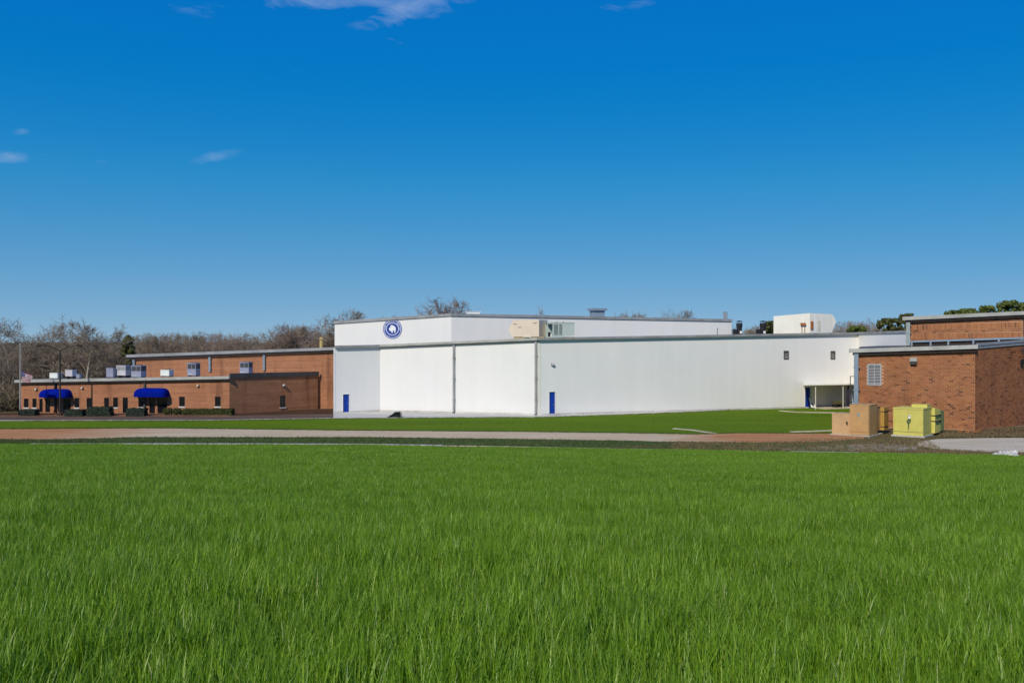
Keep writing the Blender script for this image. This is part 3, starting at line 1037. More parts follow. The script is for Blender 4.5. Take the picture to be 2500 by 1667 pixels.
# upper tier
U0, U1, U2 = X(817, 124), X(1102, 121), X(1786, 133)
zU0, zU1, zU2 = EYE + (CY - 790) / F * 124, EYE + (CY - 771) / F * 121, EYE + (CY - 784.5) / F * 133
wu = Wall(U0, U1, 7.0, zU0, zU1)
wv_ = Wall(U1, U2, 7.0, zU1, zU2)
for w in (wu, wv_):
    w.mesh(B()).build('upper_wall', M['white_wall'], plant, world=True)
    b = B()
    w.slope_box(b, -0.06 if w is wu else 0.0, w.L + (0.06 if w is wu else 0.1), -0.03, 0.30, -0.06 if w is wu else 0.002, 0.14)
    b.build('roof_edge', M['gutter'], plant, world=True)
b = B()
b.face([(U2.x, U2.y, 7), (U2.x + 3, U2.y + 22, 7), (U2.x + 3, U2.y + 22, zU2), (U2.x, U2.y, zU2)], uv=((0, 0), (22, 0), (22, 4), (0, 4)))
b.build('upper_wall', M['white_wall'], plant, world=True)
b = B()
b.face([(U0.x - 3, U0.y + 26, 7), (U0.x, U0.y, 7), (U0.x, U0.y, zU0), (U0.x - 3, U0.y + 26, zU0)], uv=((0, 0), (22, 0), (22, 4), (0, 4)))
b.build('upper_wall', M['white_wall'], plant, world=True)
b = B()
b.poly3([(U0.x, U0.y, zU0 + .1), (U1.x, U1.y, zU1 + .1), (U2.x, U2.y, zU2 + .1), (U2.x + 3, U2.y + 22, zU2 + .1), (U0.x - 3, U0.y + 26, zU0 + .1)])
b.build('upper_roof', M['roof_pale'], plant, world=True)
u = wv_.u(1751)
b = B()
wv_.box(b, u - .05, u + .05, 8.2, wv_.top(u) - 0.9, 0.003, 0.06)
b.build('conduit', M['gutter'], plant, world=True)

# ---- round emblem on the upper wall
SGU, SGZ = wu.uz(958.3, 803)
emb = thing('round_emblem', 'round blue and white emblem with a white bison on the white wall', 'sign', tuple(wu.pt(SGU, SGZ, 0.0)))
RAD = 1.23


def ep(x, y, n):                                       # emblem plane: right, up, out
    return wu.pt(SGU + x, SGZ + y, n)


def disc(r0, r1, n, name, m, sy=1.0, th=0.012):
    b = B()
    k = 64
    for i in range(k):
        a, c = 2 * math.pi * i / k, 2 * math.pi * (i + 1) / k
        A = [(r1 * math.cos(a), sy * r1 * math.sin(a)), (r1 * math.cos(c), sy * r1 * math.sin(c))]
        Bq = [(r0 * math.cos(a), sy * r0 * math.sin(a)), (r0 * math.cos(c), sy * r0 * math.sin(c))]
        b.face([ep(*Bq[0], n), ep(*A[0], n), ep(*A[1], n), ep(*Bq[1], n)] if r0 > 0 else [ep(0, 0, n), ep(*A[0], n), ep(*A[1], n)])
        b.face([ep(*A[0], n), ep(*A[0], n - th), ep(*A[1], n - th), ep(*A[1], n)])
    return b.build(name, m, emb, world=True)


M['emblem_blue'] = mat('emblem_blue', (0.006, 0.045, 0.26), 0.5, var=0.08)
M['emblem_white'] = mat('emblem_white', (0.80, 0.80, 0.82), 0.5)
M['emblem_pale'] = mat('emblem_pale', (0.60, 0.64, 0.84), 0.5)
disc(0, RAD, 0.03, 'backing', M['emblem_blue'], th=0.028)
disc(1.075, 1.155, 0.036, 'outer_ring', M['emblem_pale'], th=0.004)
disc(0.755, 0.855, 0.036, 'inner_ring', M['emblem_pale'], 0.93, 0.004)
bis = [(-.40, -.02), (-.36, .10), (-.26, .14), (-.22, .30), (-.12, .42), (0.0, .43), (.10, .36), (.26, .28), (.38, .16), (.42, .02), (.40, -.14), (.38, -.28), (.37, -.40), (.28, -.42),
       (.26, -.44), (.19, -.42), (.24, -.30), (.22, -.18), (.12, -.20), (.06, -.24), (.05, -.46), (-.04, -.48), (-.08, -.40), (-.09, -.30), (-.18, -.30), (-.28, -.22), (-.37, -.12)]
b = B()
for t in tessellate_polygon([[Vector((x, y, 0)) for x, y in bis]]):
    pts = [bis[i] for i in t]
    if (pts[1][0] - pts[0][0]) * (pts[2][1] - pts[0][1]) - (pts[1][1] - pts[0][1]) * (pts[2][0] - pts[0][0]) < 0:
        pts.reverse()
    b.face([ep(x * 1.12 - 0.02, y * 1.12 + 0.02, 0.040) for x, y in pts])
b.build('bison_figure', M['emblem_white'], emb, world=True)
for x in (-0.975, 0.975):
    b = B()
    b.face([ep(x + .06 * math.cos(a), -0.06 + .07 * math.sin(a), 0.040) for a in np.linspace(0, 2 * math.pi, 12, endpoint=False)])
    b.build('dot', M['emblem_white'], emb, world=True)


def ring_text(txt, r, a0, a1, size, inward, m, name):
    n = len(txt)
    whole = B()
    for i, ch in enumerate(txt):
        if ch == ' ':
            continue
        cu_ = bpy.data.curves.new('t', 'FONT')
        cu_.body = ch
        cu_.size = size
        cu_.align_x = 'CENTER'
        cu_.align_y = 'CENTER'
        ob = bpy.data.objects.new('t', cu_)
        COL.objects.link(ob)
        dg = bpy.context.evaluated_depsgraph_get()
        me = ob.evaluated_get(dg).to_mesh()
        a = a0 + (a1 - a0) * i / (n - 1)
        th = a - math.pi / 2 if inward else a + math.pi / 2
        ox, oy = r * math.cos(a), r * math.sin(a)
        vv = [(ox + (v.co.x * math.cos(th) - v.co.y * math.sin(th)), oy + (v.co.x * math.sin(th) + v.co.y * math.cos(th))) for v in me.vertices]
        for f in me.polygons:
            whole.face([ep(*vv[k], 0.040) for k in f.vertices])
        bpy.data.objects.remove(ob)
        bpy.data.curves.remove(cu_)
    o_ = whole.build(name, m, emb, world=True)
    o_['kind'] = 'stuff'
    return o_


ring_text('DNA TECHNICAL FABRICS', 0.955, R(172), R(8), 0.235, True, M['emblem_white'], 'lettering')
ring_text('made in the u.s.a.', 0.955, R(238), R(304), 0.15, False, M['emblem_pale'], 'lettering')

def wdu(px, n):                                        # wall coordinate of photo column px for a thing standing n metres before the wall
    o_ = wd.n * n
    return Wall(WC1 + o_, WD1 + o_, 0, 1, 1).u(px)


# ---- lean-to canopy at the right end of the white wall
uL, uR = wd.u(1978.5), wd.L - 0.05
lean = thing('lean_to_canopy', 'low cream lean-to canopy on thin posts against the white wall', 'canopy', tuple(wd.pt(uL, 0)))
b = B()
cu0 = wd.u(1962)
zb_, zf_ = 3.02, 2.98
DEP = 3.0
q = [wd.pt(cu0, zb_, 0.01), wd.pt(uR, zb_, 0.01), wd.pt(uR, zf_, DEP), wd.pt(wdu(1962, DEP), zf_, DEP)]
q2 = [p + Vector((0, 0, 0.10)) for p in q]
b.face(q2[::-1])
b.face(q)
for i in range(4):
    b.face((q[i], q[(i + 1) % 4], q2[(i + 1) % 4], q2[i]))
b.build('canopy_roof', M['cream'], lean, world=True)
for px in (1991, 2058):
    uu = wdu(px, DEP - .2)
    b = B()
    w = wd
    w.box(b, uu - .035, uu + .035, 0.0, zf_ - 0.0, DEP - .22, DEP - .15)
    b.build('post', M['cream'], lean, world=True)
b = B()
wd.box(b, cu0 + 0.9, uR, -0.05, 0.10, 0.10, DEP - 0.05)
b.build('slab', M['pale_path'], lean, world=True)

uu = wdu(1984, .8)
sg = thing('leaning_sign', 'small white board with dark oval leaning beside the blue door', 'sign', tuple(wd.pt(uu, 0.10, 0.6)))
b = B()
tp = [wd.pt(uu - .28, .105, .9), wd.pt(uu + .42, .105, .9), wd.pt(uu + .28, .75, .65), wd.pt(uu - .2, 1.25, .45), wd.pt(uu - .28, 1.3, .43)]
b.face(tp)
b.face([p - wd.n * 0.03 for p in reversed(tp)])
for i in range(5):
    b.face((tp[i], tp[i] - wd.n * .03, tp[(i + 1) % 5] - wd.n * .03, tp[(i + 1) % 5]))
b.build('board', M['white_trim'], sg, world=True)
b = B()
ov = []
for i in range(14):
    a = 2 * math.pi * i / 14
    x_, y_ = .20 * math.cos(a), .13 * math.sin(a)
    ov.append(wd.pt(uu + .04 + x_, .42 + y_ - x_ * .5, .915 - .39 * (.32 + y_ - x_ * .5)))
b.face(ov)
b.build('oval_mark', M['frame_dark'], sg, world=True)

# hand cart under the canopy
uc = wdu(2044, 1.5)
cart = thing('garden_cart', 'olive dump cart on black wheels under the lean-to canopy', 'cart', tuple(wd.pt(uc, 0.10, 1.5)), math.atan2(wd.t.y, wd.t.x))
M['olive'] = mat('olive_paint', (0.13, 0.12, 0.05), 0.6, var=0.3)
b = B()
lo = [(-.45, -.28, .40), (.45, -.28, .40), (.45, .28, .40), (-.45, .28, .40)]
hi = [(-.62, -.38, .78), (.62, -.38, .78), (.62, .38, .78), (-.62, .38, .78)]
for i in range(4):
    b.face((lo[i], lo[(i + 1) % 4], hi[(i + 1) % 4], hi[i]))
b.face(lo[::-1])
b.face([(x * .9, y * .9, .70) for x, y, z in hi])
b.build('tub', M['olive'], cart)
for (x_, y_) in ((-.38, -.34), (.38, -.34), (-.38, .34), (.38, .34)):
    b = B()
    b.tube([(x_, y_ - .05, .17), (x_, y_ + .05, .17)], .17, 14)
    b.build('wheel', M['black'], cart)
b = B()
b.tube([(.5, 0, .32), (.8, 0, .42), (1.15, 0, .85)], .02, 6)
b.tube([(1.15, -.14, .85), (1.15, .14, .85)], .018, 6)
b.build('handle', M['rust'], cart)
b = B()
b.bar((-.45, 0, .33), (.5, 0, .33), .10, .08)
b.bar((-.38, -.34, .17), (-.38, .34, .17), .04, .04)
b.bar((.38, -.34, .17), (.38, .34, .17), .04, .04)
b.bar((-.38, 0, .17), (-.38, 0, .36), .06, .06)
b.bar((.38, 0, .17), (.38, 0, .36), .06, .06)
b.build('chassis', M['black'], cart)

# folded umbrella and pipe frame near the corner
ud = wdu(2070, 2.4)
um = thing('folded_umbrella', 'tall folded dark umbrella standing at the canopy corner', 'umbrella', tuple(wd.pt(ud, 0.10, 2.4)))
M['tarp'] = mat('dark_cloth', (0.035, 0.032, 0.05), 0.9, var=0.4, vscale=3)
M['pale_blue'] = mat('pale_blue_cloth', (0.42, 0.52, 0.66), 0.8, var=0.2, vscale=3)
c0 = Vector((0, 0, 0))
b = B()
b.tube([(0, 0, 0), (0.05, 0, 3.05)], 0.03, 8)
b.build('pole', M['frame_dark'], um)
b = B()
ring_prev = None
for k in range(9):
    z = 0.25 + k * 0.32
    rr = [.05, .30, .36, .36, .33, .28, .22, .15, .05][k]
    ring = [(0.05 * z / 3 + rr * (1 + .25 * math.cos(6 * a)) * math.cos(a) * .7, rr * (1 + .25 * math.cos(6 * a)) * math.sin(a) * .7, z) for a in np.linspace(0, 2 * math.pi, 24, endpoint=False)]
    if ring_prev:
        for i in range(24):
            b.face((ring_prev[i], ring_prev[(i + 1) % 24], ring[(i + 1) % 24], ring[i]))
    ring_prev = ring
b.build('folded_canopy', M['tarp'], um, smooth=True)
b = B()
b.box((0, 0, 0.06), (.5, .5, .12))
b.build('base', M['concrete'], um)
ud2 = wdu(2080, 2.6)
pb = thing('hanging_cloth', 'narrow pale blue cloth hanging beside the folded dark umbrella', 'cloth', tuple(wd.pt(ud2, 0.1, 2.6)))
b = B()
for i in range(6):
    for j in range(8):
        def cp(i_, j_):
            w_ = .20 + .30 * (1 - j_ / 8)
            return (-.25 + w_ * i_ / 6 + .02 * math.sin(j_), .06 * math.sin(i_ * 1.9 + j_ * .4), 0.05 + j_ / 8 * 2.35)
        b.face((cp(i, j), cp(i + 1, j), cp(i + 1, j + 1), cp(i, j + 1)))
o = b.build('cloth', M['pale_blue'], pb, smooth=True)
sol = o.modifiers.new('thickness', 'SOLIDIFY')
sol.thickness = 0.012
ug = wdu(2076, 3.3)
pf = thing('pipe_frame', 'tall grey pipe frame reaching from canopy to brick corner', 'frame', tuple(wd.pt(ug, 0, 3.3)), math.atan2(wd.t.y, wd.t.x))
b = B()
b.tube([(0, 0, 0), (0, 0, 4.1)], .055, 8)
b.build('post', M['gutter_dark'], pf)
b = B()
b.tube([(-.05, 0, 4.05), (1.6, 0, 4.15)], .06, 8)
b.build('arm', M['gutter_tan'], pf)
b = B()
b.tube([(1.5, 0, 0), (1.5, 0, 4.15)], .055, 8)
b.build('post', M['cream'], pf)
b = B()
b.tube([(0.0, 0, 1.1), (1.5, 0, 1.15)], .03, 6)
b.build('rail', M['ochre'], pf)

# ------------------------------------------------------------------ right brick building
RB0, RB1, RB2 = X(2088, 97.4), X(2380, 92.9), X(2640, 106)
rb = thing('brick_workshop', 'red brick workshop with grey gutters and a louvred vent', 'building', tuple(RB1))
wr = Wall(RB0, RB1, -0.1, EYE - (864 - CY) / F * 97.4, EYE - (855 - CY) / F * 92.9)
ws = Wall(RB1, RB2, -0.1, EYE - (851 - CY) / F * 92.9, EYE - (829 - CY) / F * 106)
hv = wr.rect(2119.5, 2150, 890, 939)
wrm = wr.mesh(B(), [hv], 0.1).build('wall', M['mortar'], rb, world=True)
wsm = ws.mesh(B()).build('wall', M['mortar'], rb, world=True)
UP0, UP1, UP2 = X(2212, 108), X(2497, 103.5), X(2700, 116)
wp = Wall(UP0, UP1, 7.4, EYE + (CY - 784) / F * 108, EYE + (CY - 771) / F * 103.5)
wq = Wall(UP1, UP2, 7.4, wp.zt1, wp.zt1 + 0.1)
wpm = wp.mesh(B()).build('upper_wall', M['mortar'], rb, world=True)
wq.mesh(B()).build('upper_wall', M['brick'], rb, world=True)
BW, BH, MJ = 0.405, 0.165, 0.022
brick_mesh = None


def unit_brick(w, h):
    me = bpy.data.meshes.new('brick')
    d = 0.025
    c = 0.006
    v = [(-w / 2, 0, -h / 2), (w / 2, 0, -h / 2), (w / 2, 0, h / 2), (-w / 2, 0, h / 2), (-w / 2 + c, -d, -h / 2 + c), (w / 2 - c, -d, -h / 2 + c), (w / 2 - c, -d, h / 2 - c), (-w / 2 + c, -d, h / 2 - c)]
    me.from_pydata(v, [], [(4, 5, 6, 7), (0, 1, 5, 4), (1, 2, 6, 5), (2, 3, 7, 6), (3, 0, 4, 7)])
    me.materials.append(M['loose_brick'])
    return me


BM = unit_brick(BW - MJ, BH - MJ)


def bricks(w, part, zfrom, holes, single, pattern=None, tilt=True):
    """Lay bricks over a wall: those 'single' asks for as objects, the rest joined as one part."""
    joined = B()
    ang = math.atan2(w.t.y, w.t.x)
    count = 0
    row = 0
    off = zfrom
    rows = int((max(w.zt0, w.zt1) - zfrom) / BH) + 2
    courses = []
    z = zfrom
    k = 0
    while z < max(w.zt0, w.zt1) + 0.2:
        if pattern and pattern[k % len(pattern)] == 's':
            courses.append((z, 0.56, 0.135))
            z += 0.56
        else:
            courses.append((z, BH, BW))
            z += BH
        k += 1
    for r, (z, ch, cw) in enumerate(courses):
        u = -(cw / 2 if (r % 2 and cw == BW) else 0)
        while u < w.L:
            u0, u1 = max(u, 0) + MJ / 2, min(u + cw, w.L) - MJ / 2
            u += cw
            if u1 - u0 < 0.05:
                continue
            um_ = (u0 + u1) / 2
            drop = (w.top(um_) - w.zt0) * (z - zfrom) / max(w.zt0 - zfrom, 1) if tilt else 0
            zc = z + ch / 2 + drop
            if zc + ch / 2 > w.top(um_) - 0.02:
                continue
            if any(h[0] - .05 < um_ + cw * .35 and um_ - cw * .35 < h[1] + .05 and h[2] - .03 < zc < h[3] + .03 for h in holes):
                continue
            full = abs((u1 - u0) - (BW - MJ)) < 1e-3 and cw == BW
            if full and single(um_, zc):
                o = bpy.data.objects.new('brick', BM)
                p_ = w.pt(um_, zc, 0.001) - Vector(rb['origin'])
                o.location = p_
                o.rotation_euler = (0, 0, ang)
                COL.objects.link(o)
                o.parent = part
                count += 1
            else:
                d = 0.022 + 0.006 * random.random()
                joined.box(w.pt(um_, zc, d / 2), (u1 - u0, d, ch - MJ), (w.t, w.n, Vector((0, 0, 1))), rnd=random.random(), skip=(2,))
    if joined.f:
        o = joined.build('brickwork', M['joined_brick'], rb, world=True)
        o.parent = part
        o['kind'] = 'stuff'
    return count


# single bricks: the large ones by the near corner; all others joined
nb_ = bricks(wr, wrm, 0.05, [hv], lambda u, z: u > wr.L - 5.05 and 3.0 < z < 7.3)
bricks(ws, wsm, 0.05, [], lambda u, z: False)
bricks(wp, wpm, 8.05, [], lambda u, z: False, pattern='bbbbsbbsbb')
print('single bricks', nb_)

b = B()
b.poly3([(RB0.x, RB0.y, wr.zt0 + .25), (RB1.x, RB1.y, wr.zt1 + .22), (RB2.x, RB2.y, ws.zt1 + .1), (RB2.x + 8, RB2.y + 20, ws.zt1 + .2), (RB0.x + 9, RB0.y + 24, wr.zt0 + .6)])
b.build('roof', M['roof_dark'], rb, world=True)
b = B()
b.face([(RB0.x + 9, RB0.y + 24, -.1), (RB0.x, RB0.y, -.1), (RB0.x, RB0.y, wr.zt0), (RB0.x + 9, RB0.y + 24, wr.zt0)], uv=((0, 0), (24, 0), (24, 7), (0, 7)))
b.build('wall', M['brick'], rb, world=True)
b = B()
wr.slope_box(b, -0.55, wr.L + 0.25, 0.14, 0.52, 0.02, 0.55)
b.build('gutter', M['gutter_tan'], rb, world=True)
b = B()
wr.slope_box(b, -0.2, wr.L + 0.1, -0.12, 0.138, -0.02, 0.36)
b.build('soffit_shade', M['soffit_shade'], rb, world=True)  # dark strip paints the shade below the lower gutter
b = B()
ws.slope_box(b, 0.28, ws.L, -0.02, 0.24, 0.01, 0.12)
ws.slope_box(b, 0.28, ws.L, 0.26, 0.50, 0.01, 0.18)
b.build('fascia', M['gutter'], rb, world=True)
downspout(wr, 0.12, 0.0, wr.top(0) + 0.13, rb, M['slate_blue'], 0.42)
# louvred vent
u0, u1, z0, z1 = hv
f = B()
for (a, c, e, g_) in ((u0 - .07, u0 + .05, z0 - .07, z1 + .07), (u1 - .05, u1 + .07, z0 - .07, z1 + .07), (u0 + .05, u1 - .05, z1 - .06, z1 + .07), (u0 + .05, u1 - .05, z0 - .07, z0 + .08),
                      ((u0 + u1) / 2 - .03, (u0 + u1) / 2 + .03, z0 + .08, z1 - .06)):
    wr.box(f, a, c, e, g_, -0.04, 0.06)
M['vent_grey'] = mat('vent_grey', (0.38, 0.39, 0.40), 0.5, var=0.15)
vo = f.build('louvre_vent', M['vent_grey'], rb, world=True)
bk = B()
bk.face([wr.pt(u0, z0, -.095), wr.pt(u1, z0, -.095), wr.pt(u1, z1, -.095), wr.pt(u0, z1, -.095)])
sub(bk, 'dark_backing', M['soffit_shade'], vo, rb)
for k in range(12):
    s_ = B()
    zc = z0 + .08 + (z1 - z0 - .14) * (k + 0.5) / 12
    s_.box(wr.pt((u0 + u1) / 2, zc, -0.035), (u1 - u0 - .11, .10, .022), (wr.t, (wr.n * .75 + Vector((0, 0, -.66))).normalized(), (wr.n * .66 + Vector((0, 0, .75))).normalized()))
    sub(s_, 'slat', M['vent_grey'], vo, rb)
# floodlight box
uu, zz = wr.uz(2230, 879)
b = B()
wr.box(b, uu - .32, uu + .32, zz - .12, zz + .24, 0.03, 0.45)
fo = b.build('floodlight', M['gutter_tan'], rb, world=True)
b = B()
wr.box(b, uu - .28, uu + .28, zz - .38, zz - .122, 0.03, 0.36)
sub(b, 'lens', M['gutter_dark'], fo, rb)
# rusty exhaust on the shaded wall
uu, zz = ws.uz(2474, 858)
b = B()
b.tube([ws.pt(uu, zz - .2, .9), ws.pt(uu, zz + .12, .85), ws.pt(uu + .3, zz + .25, .8), ws.pt(uu + 3.5, zz + .28, .8)], .14, 10)
b.tube([ws.pt(uu + 1.4, zz + .25, .8), ws.pt(uu + 1.4, zz + .25, .0)], .05, 6)
M['rusty_dark'] = mat('rusty_dark', (0.10, 0.045, 0.03), 0.85, var=0.5, vscale=3)
b.build('exhaust_pipe', M['rusty_dark'], rb, world=True)
# upper tier trims
b = B()
wp.slope_box(b, -0.35, wp.L + 0.35, 0.10, 0.48, 0.02, 0.55)
b.build('gutter', M['gutter_tan'], rb, world=True)
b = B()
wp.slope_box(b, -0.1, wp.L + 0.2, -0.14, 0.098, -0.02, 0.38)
b.build('soffit_shade', M['soffit_shade'], rb, world=True)  # shade below the upper gutter, put in as a dark strip
M['sage_pipe'] = mat('sage_downspout', (0.30, 0.35, 0.34), 0.5, var=0.15)
downspout(wp, 0.22, 7.95, wp.top(0) + 0.09, rb, M['sage_pipe'], 0.40, shoe=False)
b = B()
b.poly3([(UP0.x, UP0.y, wp.zt0 + .3), (UP1.x, UP1.y, wp.zt1 + .3), (UP2.x, UP2.y, wq.zt1 + .3), (UP2.x + 8, UP2.y + 20, wq.zt1 + .4), (UP0.x + 9.5, UP0.y + 22, wp.zt0 + .5)])
b.build('upper_roof', M['roof_dark'], rb, world=True)
b = B()
b.face([(UP0.x + 9.5, UP0.y + 22, 7.4), (UP0.x, UP0.y, 7.4), (UP0.x, UP0.y, wp.zt0), (UP0.x + 9.5, UP0.y + 22, wp.zt0)], uv=((0, 0), (22, 0), (22, 3), (0, 3)))
b.build('upper_wall', M['white_wall'], rb, world=True)
# flashing rail on brackets between the tiers
fl = B()
ua, ub_ = wp.u(2222), wp.L + 0.1
za, zb_ = wp.uz(2222, 834)[1], wp.uz(2490, 825)[1]
ra, rb_ = wp.pt(ua, za, 0.35), wp.pt(ub_, zb_, 0.35)
fl.bar(ra, rb_, 0.12, 0.20)
rail = fl.build('flashing_rail', M['slate_blue'], rb, world=True)
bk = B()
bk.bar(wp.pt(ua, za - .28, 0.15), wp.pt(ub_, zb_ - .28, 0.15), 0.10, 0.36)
sub(bk, 'shadow_gap_panel', M['soffit_shade'], rail, rb)
for px in (2226, 2272, 2315, 2376, 2438, 2494):
    uu = wp.u(px)
    zz = za + (zb_ - za) * (uu - ua) / (ub_ - ua)
    k = B()
    wp.box(k, uu - .09, uu + .09, zz - .50, zz - .101, 0.2, 0.42)
    sub(k, 'bracket', M['slate_blue'], rail, rb)

# ================================================================== THINGS
# ---- two electrical cabinets on the right
cab = thing('electrical_cabinet', 'tan stepped electrical cabinet with cooling fins by the lawn edge', 'cabinet', tuple(G(2122, 1066)), R(-38))
# local x runs left along the front (negative), y runs back; origin is the near vertical corner


def cbox(bld, x0, x1, y0, y1, z0, z1):
    return bld.box(((x0 + x1) / 2, (y0 + y1) / 2, (z0 + z1) / 2), (x1 - x0, y1 - y0, z1 - z0))


S = 86.6 / F / math.cos(R(38 - 20))                    # metres per photo pixel along the cabinet fronts
b = B()
cbox(b, -45 * S, 0, 0, 2.3, 0.10, 2.72)
cbox(b, -45.6 * S, 0.02, -0.02, 2.32, 2.722, 2.79)
b.build('tall_body', M['tan_box'], cab)
b = B()
cbox(b, -88 * S, -45 * S - 0.003, 0.05, 2.0, 0.06, 1.92)
b.build('low_body', M['tan_pink'], cab)
b = B()
cbox(b, -92 * S, 0.1, -0.1, 3.6, -0.1, 0.08)
b.build('pad', M['concrete'], cab)
for i, (y0, y1, dx, m_, zt) in enumerate(((2.32, 3.35, 0.0, 'tan_box', 2.55), (3.36, 4.6, 0.35, 'ochre_fin', 2.40))):
    b = B()
    n = 5
    for k in range(n):
        yy = y0 + (y1 - y0) * (k + .5) / n
        cbox(b, -30 * S, -0.10 + dx, yy - (y1 - y0) / n * .42, yy + (y1 - y0) / n * .42, 0.35, zt)
    b.build('cooling_fins', M[m_], cab)
for (y0, y1, dx, z_) in ((3.36, 4.6, 0.36, 2.0), (3.36, 4.6, 0.36, 0.62), (2.32, 3.35, 0.01, 2.42)):
    b = B()
    cbox(b, -28 * S, -0.09 + dx, y0, y1, z_, z_ + 0.06)
    b.build('fin_band', M['black'], cab)
b = B()
for (x_, z_, w_, h_) in ((-0.95, 1.93, .22, .26), (-0.86, 1.62, .06, .16)):
    cbox(b, x_ - w_ / 2, x_ + w_ / 2, -0.012, -0.003, z_ - h_ / 2, z_ + h_ / 2)
M['faded_sticker'] = mat('faded_blue_sticker', (0.25, 0.36, 0.38), 0.7, var=0.5, vscale=6)
b.build('sticker', M['faded_sticker'], cab)
b = B()
cbox(b, -2.05, -1.93, 0.0, 0.045, 1.05, 1.25)
cbox(b, -2.0, -1.90, -0.01, 0.045, 0.95, 1.10)
b.build('latch', M['black'], cab)

for (x_, z_) in ((-45 * S + .05, .5), (-45 * S + .05, 1.4), (-45 * S + .05, 2.3)):
    b = B()
    b.tube([(x_, -.02, z_ - .09), (x_, -.02, z_ + .09)], .02, 6)
    b.build('hinge', M['tan_box'], cab)
b = B()
cbox(b, -45 * S + .03, -.03, -0.008, -0.003, .36, .375)
cbox(b, -.06, -.045, -0.008, -0.003, .38, 2.68)
b.build('door_seam', M['rusty_dark'], cab)

tr = thing('pad_transformer', 'yellow-green padmount transformer with side cooling fins before the brick wall', 'transformer', tuple(G(2254, 1068)), R(-38))
S2 = 85.8 / F / math.cos(R(38 - 22.7))
WT = 69 * S2
b = B()
cbox(b, -WT, 0, 0, 2.55, 0.12, 2.42)
b.build('tank', M['yellow_green'], tr)
b = B()
cbox(b, -WT - .03, 0.03, -0.03, 2.58, 2.422, 2.54)
b.build('lid', M['yellow_green'], tr)
b = B()
cbox(b, -1.35, -0.02, 1.3, 2.5, 2.542, 2.80)
b.build('bushing_box', M['yellow_green'], tr)
b = B()
cbox(b, -WT + .01, -.01, -0.022, -0.003, 0.42, 0.45)
cbox(b, -WT / 2 - .012, -WT / 2 + .012, -0.018, -0.003, 0.46, 2.38)
b.build('door_seam', M['fin_green'], tr)
for x_ in (-WT + .06, -.06):
    for z_ in (.7, 1.4, 2.1):
        b = B()
        b.tube([(x_, -.02, z_ - .09), (x_, -.02, z_ + .09)], .022, 6)
        b.build('hinge', M['yellow_green'], tr)
# fins on the right-hand rear
b = B()
for k in range(4):
    yy = 2.62 + 0.42 * k
    cbox(b, -0.9, 0.30, yy, yy + .34, 0.20, 2.45 - 0.05 * k)
b.build('cooling_fins', M['yellow_green'], tr)
b = B()
for k in range(3):
    yy = 4.32 + 0.40 * k
    cbox(b, -0.9, 0.34, yy, yy + .32, 0.30, 2.15 - 0.03 * k)
b.build('cooling_fins', M['fin_green'], tr)
for z_ in (1.72, 1.22):
    b = B()
    cbox(b, -0.5, 0.38, 2.60, 4.30, z_, z_ + .09)
    b.build('fin_band', M['black'], tr)
b = B()
M['leak'] = mat('leak_stain', (0.10, 0.15, 0.06), 0.7, var=0.7, vscale=8)
pts = [(-1.28, 0.75), (-1.24, 0.62), (-1.19, 0.80), (-1.17, 1.15), (-1.06, 1.30), (-1.02, 1.55), (-1.10, 1.62), (-1.2, 1.58), (-1.33, 1.52), (-1.42, 1.38), (-1.36, 1.2), (-1.29, 1.1)]
b.poly3([(x_, z_, 0) for x_, z_ in pts])
b.v = [(x_, -0.020, z_) for (x_, z_, _) in b.v]
b.build('leak_stain', M['leak'], tr)
b = B()
cbox(b, -1.27, -1.05, -0.026, -0.0205, 1.62, 1.92)
b.build('warning_label', M['lamp_white'], tr)
b = B()
cbox(b, -1.24, -1.08, -0.030, -0.0265, 1.80, 1.88)
b.build('label_print', M['lilac_grey'], tr)
b = B()
cbox(b, -1.22, -1.14, -0.09, -0.0225, 1.30, 1.42)
b.build('handle', M['fin_green'], tr)
b = B()
cbox(b, -WT - .15, 0.15, -.15, 2.7, -.1, 0.115)
b.build('pad', M['concrete'], tr)

# ---- rubble stones at the field corner
for i in range(46):
    px = random.uniform(2425, 2485)
    p = G(px, 1118 + (px - 2425) * 0.14 + random.uniform(-2, 3))
    s_ = random.uniform(.16, .40)
    b = B()
    pts = []
    for k in range(14):
        v = Vector((random.gauss(0, 1), random.gauss(0, 1), random.gauss(0, .7))).normalized() * s_ * random.uniform(.75, 1.1)
        pts.append(v)
    me = bpy.data.meshes.new('rubble_stone')
    import bmesh
    bm = bmesh.new()
    for v in pts:
        bm.verts.new(v)
    r_ = bmesh.ops.convex_hull(bm, input=bm.verts)
    bmesh.ops.delete(bm, geom=list({g for g in r_['geom_interior'] + r_['geom_unused'] if isinstance(g, bmesh.types.BMVert)}), context='VERTS')
    bm.to_mesh(me)
    bm.free()
    me.materials.append(M['stone'])
    o = bpy.data.objects.new('rubble_stone', me)
    o.location = (p.x, p.y, s_ * .55 + (.28 * random.random() if 2440 < px < 2475 else 0))
    COL.objects.link(o)
    tag(o, 'broken white stone in the rubble heap at the field corner', 'stone', 'rubble stones at the field corner')
# bits of orange litter wood on the soil bed
for (px, py, L_, a) in ((2345, 1054, .5, .3), (2362, 1055, .4, -.4), (2379, 1055, .45, .1), (2392, 1051, .5, .5)):
    p = G(px, py + 3)
    b = B()
    b.bar((-L_ / 2, 0, .12), (L_ / 2, 0, .2), .16, .14)
    o = b.build('broken_brick', M['rust'])
    o.location = p
    o.rotation_euler = (0, 0, a)
    tag(o, 'broken orange brick piece lying on the dark soil bed', 'brick', 'broken bricks on the soil bed')

